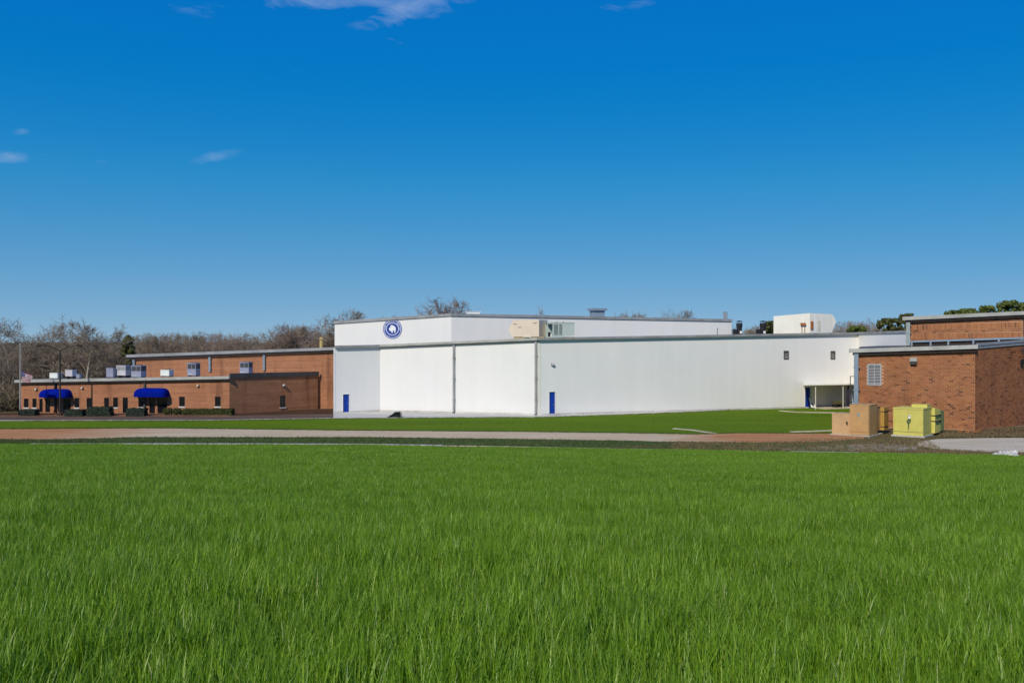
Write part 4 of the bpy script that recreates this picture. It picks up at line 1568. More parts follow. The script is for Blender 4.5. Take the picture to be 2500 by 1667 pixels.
# ---- black wedge before the white wall
bx = thing('equipment_cover', 'low black wedge-shaped cover on the kerb before the white wall', 'cover', tuple(G(966, 1018.5)))
b = B()
prof = [(-.95, 0.0), (.62, 0.0), (.60, .50), (.50, .66), (-.05, .62), (-.28, .42)]
y0, y1 = -.55, .75
for i in range(len(prof)):
    (xa, za_), (xb, zb2) = prof[i], prof[(i + 1) % len(prof)]
    b.face(((xa, y0, za_), (xb, y0, zb2), (xb, y1, zb2), (xa, y1, za_)))
b.face([(x_, y0, z_) for x_, z_ in prof])
b.face([(x_, y1, z_) for x_, z_ in reversed(prof)])
M['gloss_black'] = mat('gloss_black', (0.012, 0.013, 0.016), 0.25, spec=0.6)
b.build('shell', M['gloss_black'], bx)
b = B()
b.face([(-.02, y0 - .006, .36), (.50, y0 - .006, .36), (.46, y0 - .006, .58), (.05, y0 - .006, .56)])
b.build('glossy_panel', M['glass'], bx)
b = B()
b.box((-.15, .1, .0), (1.7, 1.5, .06))
b.build('skid', M['black'], bx)

# ---- flagpole, flag and street lamp
p = G(49, 1013.5)
fp = thing('flagpole', 'tall grey flagpole at the left end of the office', 'flagpole', tuple(p))
zt = EYE - (842 - CY) / F * p.y
b = B()
b.tube([(0, 0, 0), (0, 0, zt * .5), (0, 0, zt)], [.085, .07, .05], 10)
b.build('pole', M['pole_alu'], fp)
b = B()
b.tube([(0, 0, zt), (0, 0, zt + .06), (0, 0, zt + .14), (0, 0, zt + .17)], [.04, .09, .07, .01], 10)
b.build('finial', M['pole_alu'], fp)
b = B()
b.tube([(.11, -.02, 1.2), (.11, -.02, zt - .05)], .008, 5)
b.build('halyard', M['lamp_white'], fp)
b = B()
b.tube([(0, 0, 0), (0, 0, .35), (0, 0, .5)], [.15, .15, .10], 10)
b.build('base_collar', M['ochre'], fp)

fm = bpy.data.materials.new('flag_cloth')
fm.use_nodes = True
_p = fm.node_tree.nodes['Principled BSDF']
_p.inputs['Roughness'].default_value = 0.8
_uv = N(fm, 'ShaderNodeUVMap').outputs[0]
_s = N(fm, 'ShaderNodeSeparateXYZ')
LK = fm.node_tree.links
LK.new(_uv, _s.inputs[0])


def fmath(op, a, b_=None):
    n = N(fm, 'ShaderNodeMath', operation=op)
    for i, v in enumerate((a, b_)):
        if v is None:
            continue
        if isinstance(v, (int, float)):
            n.inputs[i].default_value = v
        else:
            LK.new(v, n.inputs[i])
    return n.outputs[0]


stripe = fmath('GREATER_THAN', fmath('MODULO', fmath('MULTIPLY', _s.outputs['Y'], 13.0), 2.0), 1.0)      # 0: red (first and last)
canton = fmath('MULTIPLY', fmath('LESS_THAN', _s.outputs['X'], 0.40), fmath('GREATER_THAN', _s.outputs['Y'], 6 / 13))
cx_ = fmath('SUBTRACT', fmath('FRACT', fmath('MULTIPLY', _s.outputs['X'], 15.0)), 0.5)
cy_ = fmath('SUBTRACT', fmath('FRACT', fmath('MULTIPLY', _s.outputs['Y'], 9.3)), 0.5)
star = fmath('LESS_THAN', fmath('ADD', fmath('MULTIPLY', cx_, cx_), fmath('MULTIPLY', cy_, cy_)), 0.06)
base_ = mixc(fm, stripe, (0.36, 0.004, 0.018), (0.76, 0.74, 0.74))
cant_ = mixc(fm, star, (0.025, 0.025, 0.17), (0.55, 0.55, 0.65))
LK.new(mixc(fm, canton, base_, cant_), _p.inputs['Base Color'])
_t = N(fm, 'ShaderNodeBsdfTranslucent')
LK.new(mixc(fm, canton, base_, cant_), _t.inputs['Color'])
_m = N(fm, 'ShaderNodeMixShader')
_m.inputs[0].default_value = 0.12
LK.new(_p.outputs[0], _m.inputs[1])
LK.new(_t.outputs[0], _m.inputs[2])
LK.new(_m.outputs[0], fm.node_tree.nodes['Material Output'].inputs['Surface'])
b = B()
d = p.y
TL, BL_, TR, BR = P(52.5, 906, d), P(53, 931, d), P(79, 917, d), P(73, 936, d)


def fpnt(u, v):
    q = (TL * (1 - u) + TR * u) * v + (BL_ * (1 - u) + BR * u) * (1 - v)
    q = q + Vector((0, 0.12 * math.sin(u * 7 + v * 2.0) * u ** .6 + .05 * math.sin(v * 5 + u * 3), 0.04 * math.sin(u * 8 + v * 3) * u))
    return q


nu, nv = 28, 18
for i in range(nu):
    for j in range(nv):
        c = [(i / nu, j / nv), ((i + 1) / nu, j / nv), ((i + 1) / nu, (j + 1) / nv), (i / nu, (j + 1) / nv)]
        b.face([fpnt(*q) for q in c], uv=c)
fo = b.build('flag', fm, smooth=True)
fo.data.validate()
so = fo.modifiers.new('thickness', 'SOLIDIFY')
so.thickness = 0.006
tag(fo, 'stars and stripes flag flying at half height on the flagpole', 'flag')

p = G(146.5, 1013.8)
lp = thing('street_lamp', 'dark bronze street lamp with two drooping arms before the awning', 'street lamp', tuple(p))
zt = EYE - (854 - CY) / F * p.y
b = B()
b.tube([(0, 0, 0.25), (0, 0, zt)], [.11, .085], 12)
b.build('pole', M['pole_bronze'], lp)
b = B()
b.box((0, 0, .125), (.42, .42, .25))
b.build('base', M['pole_bronze'], lp)
for s_ in (-1, 1):
    b = B()
    b.tube([(0, 0, zt - .12), (s_ * .55, 0, zt + .12), (s_ * 1.1, -.05, zt + .38), (s_ * 1.7, -.1, zt + .50), (s_ * 2.05, -.12, zt + .50)], [.06, .055, .05, .045, .04], 8)
    b.build('arm', M['pole_bronze'], lp)
    b = B()
    b.tube([(s_ * 1.9, -.12, zt + .52), (s_ * 2.1, -.13, zt + .53), (s_ * 2.45, -.15, zt + .50), (s_ * 2.62, -.16, zt + .46)], [.05, .13, .13, .05], 8)
    b.build('lamp_head', M['pole_bronze'], lp)

# ---- rooftop machines on the office


def condenser(px0, px1, ytop, ybase, depth, body, label, mode, dark='coil', stand=0.0):
    """mode 'grille': coil panels in the upper half; 'box': plain packaged unit; 'panel': solid with seams."""
    p = P((px0 + px1) / 2, ybase, depth)
    w = (px1 - px0) / F * depth
    h = (ybase - ytop) / F * depth
    t = thing('rooftop_unit', label, 'air conditioner', tuple(p), R(-14), 'machines on the flat roof of the brick office')
    wx, wy = w * .74, w * .62
    b = B()
    z0 = 0.12 + stand
    cbox(b, -wx / 2, wx / 2, -wy / 2, wy / 2, z0, h)
    b.build('casing', body, t)
    b = B()
    cbox(b, -wx / 2 - .03, wx / 2 + .03, -wy / 2 - .03, wy / 2 + .03, h + .002, h + .06)
    b.build('top_panel', body, t)
    if mode == 'grille':
        for (xa, xb, ya, yb) in ((-wx / 2 + .08, wx * -.02, -wy / 2 - .02, -wy / 2 - .003), (wx * .04, wx / 2 - .06, -wy / 2 - .02, -wy / 2 - .003), (wx / 2 + .003, wx / 2 + .02, -wy / 2 + .08, wy / 2 - .08)):
            b = B()
            cbox(b, xa, xb, ya, yb, z0 + (h - z0) * .55, h - .07)
            b.build('coil_panel', M[dark], t)
        b = B()
        for k in range(3):
            cbox(b, -wx / 2 + .15 + k * wx * .16, -wx / 2 + .24 + k * wx * .16, -wy / 2 - .04, -wy / 2 - .003, z0 + .16, z0 + .23)
        b.build('service_port', M['lamp_white'], t)
    elif mode == 'panel':
        for (xa, xb) in ((-wx / 2 + .06, -wx * .02), (wx * .02, wx / 2 - .06)):
            b = B()
            cbox(b, xa, xb, -wy / 2 - .015, -wy / 2 - .003, z0 + .1, h - .1)
            b.build('side_panel', body, t)
    else:
        b = B()
        cbox(b, wx / 2 + .003, wx / 2 + .02, -wy / 2 + .06, wy / 2 - .06, z0 + .06, h - .06)
        b.build('side_panel', M['silver'], t)
    b = B()
    for s_ in (-1, 1):
        cbox(b, s_ * wx * .36 - .05, s_ * wx * .36 + .05, -wy / 2 - .05, wy / 2 + .05, 0, z0 - .003)
    b.build('base_rail', M['gutter_dark'], t)
    b = B()
    b.tube([(0, 0, h + .062), (0, 0, h + .12)], min(wx, wy) * .38, 18)
    b.build('fan_guard', M['coil'], t)
    return t


condenser(122, 152, 911, 925, 118.5, M['unit_white'], 'pale boxy rooftop unit nearest the street lamp', 'box')
condenser(160, 187, 903.5, 925, 118.8, M['silver'], 'silver rooftop unit raised on legs right of the street lamp', 'panel', stand=.22)
condenser(186, 199, 914, 925, 117.5, M['lilac_grey'], 'small grey rooftop unit tucked against the raised silver one', 'box')
condenser(260, 286, 899, 922.5, 118, M['lilac_grey'], 'plain grey rooftop unit, left of the cluster of three', 'panel')
condenser(285, 319, 893, 922.5, 118.4, M['silver'], 'silver rooftop unit on rails, middle of the cluster of three', 'grille', 'gutter', .2)
condenser(321, 357, 893, 922.5, 117.6, M['lilac_grey'], 'grey rooftop unit before the hall corner, right of the cluster of three', 'grille')
condenser(392, 424, 903.5, 919.5, 118, M['unit_white'], 'low white rooftop unit standing alone before the hall wall', 'box')
condenser(457, 489, 887, 918.5, 118, M['lilac_grey'], 'grey grilled rooftop unit between the white unit and the hall downspout', 'grille')
condenser(585, 617.5, 884.5, 914, 118.6, M['lilac_grey'], 'grey grilled rooftop unit between the two hall downspouts', 'grille')

# vent flue on the hall
p = P(784, 852, 127)
t = thing('roof_flue', 'yellowed round flue with conical cap on the brick hall', 'flue', (p.x, p.y, wt.zt1 + .1))
b = B()
b.tube([(0, 0, 0), (0, 0, 1.25)], .20, 12)
b.build('pipe', M['ochre'], t)
b = B()
b.tube([(0, 0, 1.25), (0, 0, 1.30), (0, 0, 1.58)], [.22, .36, .02], 12)
b.build('cap', M['ochre'], t)

# ---- beige and sage rooftop machines on the white building
pl0 = P(1238, 826, 113.6)
Z0 = 8.75
d0 = 116.2
t = thing('air_handler', 'long beige rooftop air handler with a pointed left end', 'air handler', tuple(X(1316, d0, Z0)), R(-34))
L_ = (1316 - 1252) / F * d0 * 1.22
H_ = (829 - 781) / F * d0 - .15
b = B()
prof = [(-L_ - .15, .35), (-L_ + .05, .22), (0, .22), (0, H_), (-L_ + .1, H_), (-L_ - .62, H_ * .50)]
ya, yb = 0.0, 1.9
for i in range(len(prof)):
    (xa, z_a), (xb, z_b) = prof[i], prof[(i + 1) % len(prof)]
    b.face(((xa, ya, z_a), (xb, ya, z_b), (xb, yb, z_b), (xa, yb, z_a)))
b.face([(x_, ya, z_) for x_, z_ in prof])
b.face([(x_, yb, z_) for x_, z_ in reversed(prof)])
b.build('casing', M['beige'], t)
for (x_, z_) in ((-L_ + .35, H_ * .80), (-L_ + 1.05, H_ * .62), (-.55, H_ * .84)):
    b = B()
    cbox(b, x_ - .25, x_ + .25, -.03, -.003, z_ - .025, z_ + .025)
    b.build('latch_bar', M['gutter_dark'], t)
b = B()
cbox(b, -L_ + .1, .6, .1, .35, 0, .2)
cbox(b, -L_ + .1, .6, 1.5, 1.7, 0, .2)
b.build('base_rail', M['ochre'], t)
b = B()
cbox(b, -L_ + .1, 0, 0.0, 1.9, H_ + .002, H_ + .05)
b.build('top_flange', M['beige'], t)
b = B()
b.tube([(-2.2, -.08, .06), (-2.1, -.08, .2), (-1.2, -.08, .2), (-1.1, -.08, .06)], .04, 6)
b.build('pipe', M['lamp_white'], t)

t = thing('condensing_unit', 'sage green rooftop condensing unit with open bay and grilles', 'condenser', tuple(X(1384, d0 - .4, Z0)), math.atan2(.5, 4))
S3 = d0 / F
h3 = (826 - 788.5) * S3
LX = [-(1384 - 1336) * S3 * 1.0, -(1384 - 1351) * S3, -(1384 - 1363) * S3, -(1384 - 1373) * S3]
X0, X1 = LX[0], 0.0
XR = (1403 - 1384) * S3
b = B()
fr = .07
cbox(b, X0, X0 + fr, 0, fr, .1, h3)
cbox(b, X0 + .62, X0 + .62 + fr, 0, fr, .1, h3)
cbox(b, X0 + fr, X0 + .62, 0, fr, .1, .22)
cbox(b, X0 + fr, X0 + .62, 0, fr, h3 - .1, h3)
cbox(b, X0 + .69, XR, 0.03, 2.0, .35, h3)
cbox(b, X0, X0 + .69, 1.2, 2.0, .1, h3)
cbox(b, X0 - .03, XR + .03, -.02, 2.05, h3 + .002, h3 + .07)
b.build('casing', M['sage'], t)
for (xa, xb) in ((X0 + .76, X0 + 1.28), (X0 + 1.40, X0 + 1.75)):
    for k in range(6):
        b = B()
        x_ = xa + (xb - xa) * (k + .5) / 6
        cbox(b, x_ - .025, x_ + .025, -.02, .027, .42, h3 - .12)
        b.build('grille_slat', M['sage_dark'], t)
b = B()
cbox(b, X0 + .60, X0 + 2.0, -.25, .0, .0, .40)
b.build('lower_hood', M['sage'], t)
b = B()
b.tube([(X0 + .25, .5, .2), (X0 + .25, .5, .75)], .14, 10)
b.tube([(X0 + .45, .6, .2), (X0 + .45, .6, .65), (X0 + .4, .6, .72)], [.10, .10, .03], 10)
b.build('compressor', M['black'], t)
b = B()
b.tube([(X0 + .5, .25, .12), (X0 + .5, .25, .55)], .10, 10)
b.build('receiver', M['lamp_white'], t)
for k, x_ in enumerate((X0 + .95, X0 + 1.75)):
    b = B()
    b.tube([(x_, 1, h3 + .071), (x_, 1, h3 + .17)], .42, 20)
    b.build('fan_shroud', M['sage'], t)
b = B()
cbox(b, X0 + 2.05, XR + .02, -.03, 1.9, .12, .2)
cbox(b, X0 + 2.05, XR + .02, 0, 1.9, 0, .08)
b.build('base_rail', M['ochre'], t)

# roof ventilator and hatch on the upper roof
p = P(1458, 770, 131)
zr = 11.3
t = thing('roof_ventilator', 'grey boxy roof ventilator with overhanging lid on the upper roof', 'ventilator', (p.x, p.y, zr), R(20))
ht = EYE + (CY - 753) / F * 131 - zr
b = B()
cbox(b, -.75, .75, -.75, .75, 0, ht - .28)
b.build('curb', M['slate_blue'], t)
b = B()
q0 = [(-.72, -.72), (.72, -.72), (.72, .72), (-.72, .72)]
cbox(b, -1.0, 1.0, -1.0, 1.0, ht - .30, ht)
b.build('lid', M['slate_blue'], t)
p = P(1154, 763, 132)
t = thing('roof_hatch', 'low white hatch lying on the upper roof corner', 'hatch', (p.x, p.y, 11.75), R(10))
b = B()
cbox(b, -.9, .9, -.6, .6, 0, EYE + (CY - 760) / F * 132 - 11.75 - .06)
b.build('curb', M['white_trim'], t)
b = B()
hh = EYE + (CY - 760.5) / F * 132 - 11.75
cbox(b, -1.05, 1.05, -.7, .7, hh - .058, hh)
b.build('lid', M['white_trim'], t)
p = P(1770.5, 779, 138)
t = thing('steel_stack', 'short twin steel stack at the right end of the upper roof', 'stack', (p.x, p.y, zU2))
for dx in (-.16, .16):
    b = B()
    b.tube([(dx, 0, 0), (dx, 0, EYE + (CY - 761) / F * 138 - zU2)], .15, 10)
    b.build('pipe', M['steel'], t)

# black exhaust fans


def exhaust_fan(px, label, dd=131):
    zr_ = 8.9
    p_ = X(px, dd, zr_)
    t = thing('exhaust_fan', label, 'exhaust fan', tuple(p_), 0, 'black exhaust fans on the white roof')
    k = dd / F
    z = lambda y: EYE + (CY - y) * k - zr_
    b = B()
    b.tube([(0, 0, 0), (0, 0, z(790))], .36, 14)
    b.build('drum', M['black'], t)
    b = B()
    b.tube([(0, 0, z(799)), (0, 0, z(798)), (0, 0, z(790)), (0, 0, z(789))], [.30, .42, .42, .34], 14)
    b.build('wind_band', M['black'], t)
    b = B()
    for a in range(4):
        b.tube([(.3 * math.cos(a * 1.57), .3 * math.sin(a * 1.57), z(790)), (.3 * math.cos(a * 1.57), .3 * math.sin(a * 1.57), z(785.5))], .03, 5)
    b.build('strut', M['black'], t)
    b = B()
    b.tube([(0, 0, z(785.5)), (0, 0, z(785)), (0, 0, z(782.5))], [.40, .50, .08], 14)
    b.build('cap', M['black'], t)
    b = B()
    cbox(b, -.85, -.35, -.25, .25, 0, z(804))
    b.build('motor_box', M['black'], t)
    b = B()
    cbox(b, -.02, .26, -.40, -.36, z(814), z(808))
    b.build('label_plate', M['lamp_white'], t)


exhaust_fan(1805, 'black capped exhaust fan nearest the end of the upper tier')
exhaust_fan(1862.5, 'black capped exhaust fan nearest the big cream roof unit')

# big cream roof unit
dU = 128.5
kU = dU / F
zr_ = 9.15
t = thing('roof_plant_unit', 'big cream rooftop plant housing with rusty fittings', 'roof unit', tuple(X(1977, dU, zr_)), 0)
hU = EYE + (CY - 764.5) * kU - zr_
lx, rx_ = -(1977 - 1898) * kU, (2040 - 1977) * kU
A_ = Vector((lx, 1.9, 0))
Bv = Vector((0, 0, 0))
Cv = Vector((rx_, 1.3, 0))
DZ = .25
b = B()
back = [Vector((rx_ + 1.0, 5.5, 0)), Vector((lx + 2.2, 6.5, 0))]
pl_ = [A_, Bv, Cv, *back]
hl = [hU - .35, hU, hU - .1, hU - .1, hU - .35]
for i in range(5):
    j = (i + 1) % 5
    if i == 2:
        continue
    b.face(((pl_[i].x, pl_[i].y, DZ), (pl_[j].x, pl_[j].y, DZ), (pl_[j].x, pl_[j].y, hl[j]), (pl_[i].x, pl_[i].y, hl[i])))
b.face([(pl_[i].x, pl_[i].y, hl[i]) for i in range(5)])
b.build('housing', M['cream'], t)
b = B()                                                # hooded right end
ex_ = .55
hd_ = [(Cv.x - .12, Cv.y, DZ), (Cv.x + ex_, Cv.y + .15, hU * .66), (Cv.x - .02, Cv.y, hl[2])]
e2 = [(x_ + 1.0 - (0.0), y_ + 4.1, z_) for x_, y_, z_ in hd_]
b.face(hd_)
for i in range(3):
    b.face((hd_[i], e2[i], e2[(i + 1) % 3], hd_[(i + 1) % 3]))
b.build('intake_hood', M['cream'], t)
dirf = (Cv - Bv).normalized()
nf = Vector((dirf.y, -dirf.x, 0))


def onface(o0, dr, nn_, s0, s1, z0, z1, th=.05):
    bb = B()
    c_ = o0 + dr * ((s0 + s1) / 2) + nn_ * (th / 2 + .003)
    bb.box((c_.x, c_.y, (z0 + z1) / 2), (s1 - s0, th, z1 - z0), (dr, nn_, Vector((0, 0, 1))))
    return bb


onface(Bv, dirf, nf, .12, .46, .85, 1.90, .16).build('rusty_box', M['rust'], t)
onface(Bv, dirf, nf, .70, 1.0, .3, hU - .25, .02).build('panel_seam', M['white_trim'], t)
onface(Bv, dirf, nf, 1.2, 1.75, .60, 1.95, .03).build('louvre_panel', mat('cream_louvre', (0.66, 0.63, 0.52), 0.6, var=0.15), t)
onface(Bv, dirf, nf, 1.95, 2.02, .3, hU - .25, .03).build('panel_seam', M['white_trim'], t)
dl = (Bv - A_).normalized()
nl = Vector((dl.y, -dl.x, 0))
ll = (Bv - A_).length
for dx in (-.16, .2):
    bb = B()
    c_ = A_ + dl * (ll - .82 + dx) + nl * .2
    bb.tube([(c_.x, c_.y, 1.52), (c_.x + nl.x * .12, c_.y + nl.y * .12, 1.52)], .19, 12)
    bb.tube([(c_.x, c_.y, .3), (c_.x, c_.y, 1.4)], .035, 6)
    bb.build('rusty_valve', M['rust'], t)
b = B()
cbox(b, lx + .6, rx_ - .2, 1.9, 2.3, 0, .24)
cbox(b, lx + .6, rx_ - .2, 4.2, 4.6, 0, .24)
b.build('skid', M['gutter_dark'], t)
b = B()
for k in range(4):
    b.tube([(.4 + k * .6, -.1, .02), (.5 + k * .6, -.1, .25), (.9 + k * .55, -.1, .2)], .05, 6)
b.build('pipework', M['gutter_dark'], t)

# ---- clipped hedges and shrubs along the office


def leaves(bld, fn, n, size):
    for _ in range(n):
        p_, nrm = fn()
        p_ = Vector(p_)
        a = Vector((random.gauss(0, 1), random.gauss(0, 1), random.gauss(0, 1)))
        nrm = (Vector(nrm) + a * .55).normalized()
        t1 = nrm.cross(a).normalized()
        t2 = nrm.cross(t1)
        s_ = size * random.uniform(.6, 1.3)
        bld.face((p_ - t1 * s_ * .5, p_ + t2 * s_ * .6, p_ + t1 * s_ * .5, p_ - t2 * s_ * .9), rnd=random.random())


def hedge(px0, px1, ytop, ybase, label, m='hedge', round_=False, slant=0.0):
    g0, g1 = G(px0, ybase), G(px1, ybase)
    c = (g0 + g1) / 2
    w = (g1 - g0).length
    h = (ybase - ytop) / F * c.y
    dp = min(1.2, w * .9)
    t = thing('shrub' if round_ else 'hedge', label, 'shrub' if round_ else 'hedge', tuple(c), 0, 'clipped planting along the office front')
    b = B()

    def shape(u, v):                                   # unit box surface point -> position
        return Vector((u[0] * w / 2 * (1 - slant * v), u[1] * dp / 2, v * h))

    if round_:
        def fn():
            d_ = Vector((random.gauss(0, 1), random.gauss(0, 1), random.gauss(0, 1))).normalized()
            k = random.uniform(.86, 1.04)
            e = (abs(d_.x) ** 2.6 + abs(d_.y) ** 2.6 + abs(d_.z) ** 2.6) ** (-1 / 2.6)
            q = d_ * e * k
            return (q.x * w / 2, q.y * dp / 2, max(.03, (q.z * .5 + .5) * h)), d_
    else:
        def fn():
            f_ = random.choice(('f', 'f', 'f', 't', 't', 'l', 'r', 'b'))
            u, y, v = random.uniform(-1, 1), random.uniform(-1, 1), random.uniform(0.02, 1)
            j = random.uniform(-.08, .05)
            if f_ == 'f':
                y, nr = -1 + j, (0, -1, .2)
            elif f_ == 'b':
                y, nr = 1 + j, (0, 1, .2)
            elif f_ == 't':
                v, nr = 1 + j * .7 + .05 * math.sin(u * 9), (0, 0, 1)
            elif f_ == 'l':
                u, nr = -1 + j, (-1, 0, .2)
            else:
                u, nr = 1 + j, (1, 0, .2)
            return shape((u, y), v), nr
    leaves(b, fn, int(700 + w * 900), .11)
    b.build('foliage', M[m], t)
    core = B()
    for k in range(9):
        x_ = (-.8 + 1.6 * k / 8) * w / 2 * .8
        core.tube([(x_ * .8, 0, 0), (x_, .1 * math.sin(k), h * .45), (x_ * 1.05, .1, h * .8)], [.03, .02, .01], 5)
    cbox(core, -w * .40, w * .40, -dp * .36, dp * .36, .05, h * .78)
    core.build('stems', M['thicket'], t)
    return t


hedge(52, 90, 1000, 1014, 'dark clipped hedge under the two windows beside the flagpole')
hedge(163, 206, 1000.5, 1015, 'dark clipped hedge just right of the first blue awning', slant=.06)
hedge(215, 274, 994, 1014.8, 'longest dark clipped hedge under the middle windows', slant=.1)
hedge(313, 356, 997, 1015, 'dark clipped hedge just left of the second blue awning')
hedge(398, 422, 996, 1012.6, 'round olive shrub right beside the second awning entrance', 'shrub', True)
hedge(421, 443, 997, 1012.6, 'round olive shrub, second from the second awning', 'shrub', True)
hedge(444, 473, 998, 1012.8, 'wide olive shrub at the start of the long low hedge', 'shrub', True)
hedge(470, 568, 998.5, 1012.5, 'long low olive hedge ending at the office corner', 'shrub')


# ---- trees
def bare_tree(seed, H, spread, m_tr, m_tw, levels=4, rtr=0.16, base_fork=0.3, nl=9, up=0.35, twig=0.021):
    """Returns (trunk mesh, crown mesh)."""
    rs = random.Random(seed)
    tr, cr = B(), B()

    def limb(p, d, L, r, lev):
        n = 5 if lev < 2 else 3
        pts, rs_ = [p], [r]
        q, dd = p, d
        for i in range(n):
            dd = (dd + Vector((rs.gauss(0, .16), rs.gauss(0, .16), rs.gauss(0, .10) + up * .12))).normalized()
            q = q + dd * (L / n)
            pts.append(q)
            rs_.append(max(r * (1 - .75 * (i + 1) / n), twig * .6))
        (tr if lev < 1 else cr).tube(pts, rs_, 6 if lev < 1 else 3, cap=False)
        if lev >= levels:
            return
        kids = (nl, 7, 7, 6, 4)[lev]
        for k in range(kids):
            f = (base_fork + (1 - base_fork) * (k + rs.random()) / kids) if lev == 0 else rs.uniform(.25, 1.0)
            i = min(int(f * n), n - 1)
            pp = pts[i].lerp(pts[i + 1], f * n - i)
            ax = (pts[i + 1] - pts[i]).normalized()
            az = rs.uniform(0, 2 * math.pi) if lev else (k * 2.4 + rs.uniform(-.4, .4))
            o1 = ax.cross(Vector((.3, .9, .1))).normalized()
            o2 = ax.cross(o1)
            side = o1 * math.cos(az) + o2 * math.sin(az)
            tilt = rs.uniform(.55, 1.05) * spread
            nd = (ax * math.cos(tilt) + side * math.sin(tilt)).normalized()
            ln = L * ((.62 - .25 * f) if lev == 0 else rs.uniform(.42, .66))
            limb(pp, nd, ln, max(rs_[i] * rs.uniform(.45, .62), twig), lev + 1)

    limb(Vector((0, 0, -0.2)), Vector((rs.gauss(0, .04), rs.gauss(0, .04), 1)).normalized(), H * .8, rtr, 0)
    a = tr.build('trunk', m_tr)
    c = cr.build('crown', m_tw)
    # scale the whole to the wanted height
    zmax = max(v.co.z for v in c.data.vertices)
    for o in (a, c):
        me = o.data
        me.transform(Matrix.Scale(H / zmax, 4))
        COL.objects.unlink(o)
    r = (a.data, c.data)
    bpy.data.objects.remove(a)
    bpy.data.objects.remove(c)
    return r


TREES = [bare_tree(1, 12, 1.0, M['bark'], M['twig'], 4, .17, .28, 9), bare_tree(2, 12, .85, M['bark'], M['twig_red'], 4, .15, .35, 9), bare_tree(3, 12, 1.1, M['bark'], M['twig'], 4, .18, .25, 8),
         bare_tree(4, 12, .75, M['bark_pale'], M['twig'], 4, .15, .3, 10), bare_tree(5, 12, .65, M['bark'], M['twig_red'], 4, .12, .3, 9),
         bare_tree(6, 12, .9, M['bark_pale'], M['twig'], 4, .14, .2, 9)]
PALE = bare_tree(21, 14, .95, M['bark_pale'], M['twig'], 4, .30, .18, 11, up=.5, twig=.026)


def place_tree(kind, px, ytop, dd, label, group=None, rot=None, wide=1.0, Hm=12.0):
    tm, cm = kind
    x_ = (px - CX) / F * dd
    h = EYE + (CY - ytop) / F * dd + 0.06
    t = thing('bare_tree', label, 'tree', (x_, dd, -0.06), rot if rot is not None else random.uniform(0, 6.28), group)
    s_ = h / Hm
    t.scale = (s_ * wide, s_ * wide, s_)
    for nm, me in (('trunk', tm), ('crown', cm)):
        o = bpy.data.objects.new(nm, me)
        COL.objects.link(o)
        o.parent = t
    return t


WG = 'bare trees of the wood behind the office'
WL = 'bare grey-brown winter tree in the wood behind the office'
place_tree(PALE, 205, 766, 128, 'tall pale-barked bare tree rising behind the office roof units', Hm=14, wide=1.35, rot=1.0)
place_tree(TREES[2], 38, 771, 131, 'tall bare tree with rounded crown above the flagpole', rot=.4, wide=1.2)
place_tree(TREES[0], 108, 783, 133, 'bare tree with rounded crown above the street lamp', rot=2.0, wide=1.1)
place_tree(TREES[0], 825, 750, 158, 'broad bare tree at the left end of the white upper tier', wide=1.15, rot=.9)
place_tree(TREES[1], 715, 782, 160, 'bare reddish tree above the right part of the brick hall', wide=1.0)
for i in range(46):
    px = -60 + i * 20.5 + random.uniform(-10, 10)
    if px < 330:
        yt, dd = random.uniform(820, 852), random.uniform(138, 165)
    elif px < 640:
        yt, dd = random.uniform(803, 830), random.uniform(150, 175)
    else:
        yt, dd = random.uniform(782, 812), random.uniform(155, 180)
    place_tree(TREES[random.randrange(6)], px, yt, dd, WL, WG, wide=random.uniform(.9, 1.25))
for px, yt in ((10, 850), (28, 880), (-20, 860), (44, 900), (20, 905)):
    place_tree(TREES[random.randrange(6)], px, yt, random.uniform(122, 132), 'low bare tree at the left edge of the picture beside the flagpole', 'low bare trees by the flagpole', wide=1.2)
# crowns behind the white building
place_tree(TREES[1], 1078, 722, 190, 'bare tree whose reddish crown stands above the upper tier corner', wide=1.1, rot=.7)
place_tree(TREES[4], 1304, 742, 190, 'thin bare treetop peeping over the upper tier left of the ventilator', wide=.8)
place_tree(TREES[1], 1552, 756, 195, 'small bare treetop just right of the roof ventilator', wide=.8)
place_tree(TREES[1], 1581, 755, 195, 'second small bare treetop right of the roof ventilator', wide=.7)
place_tree(TREES[0], 1664, 750, 190, 'wider bare treetop between ventilator and steel stack', wide=.9)
place_tree(TREES[3], 960, 766, 190, 'bare treetop just showing above the round emblem', wide=.9)
RG = 'bare trees behind the right roofs'
RL = 'bare winter tree showing above the low white roof on the right'
for i in range(22):
    px = 1790 + i * 20 + random.uniform(-8, 8)
    yt = random.uniform(785, 805) if px < 1900 else (random.uniform(770, 800) if px < 2230 else random.uniform(752, 770))
    place_tree(TREES[random.randrange(6)], px, yt, random.uniform(170, 195), RL, RG, wide=random.uniform(.9, 1.3))
for px, yt in ((2430, 738), (2475, 742), (2390, 755)):
    place_tree(TREES[4], px, yt, 180, 'thin bare treetop among the pines above the workshop', 'thin treetops above the workshop')


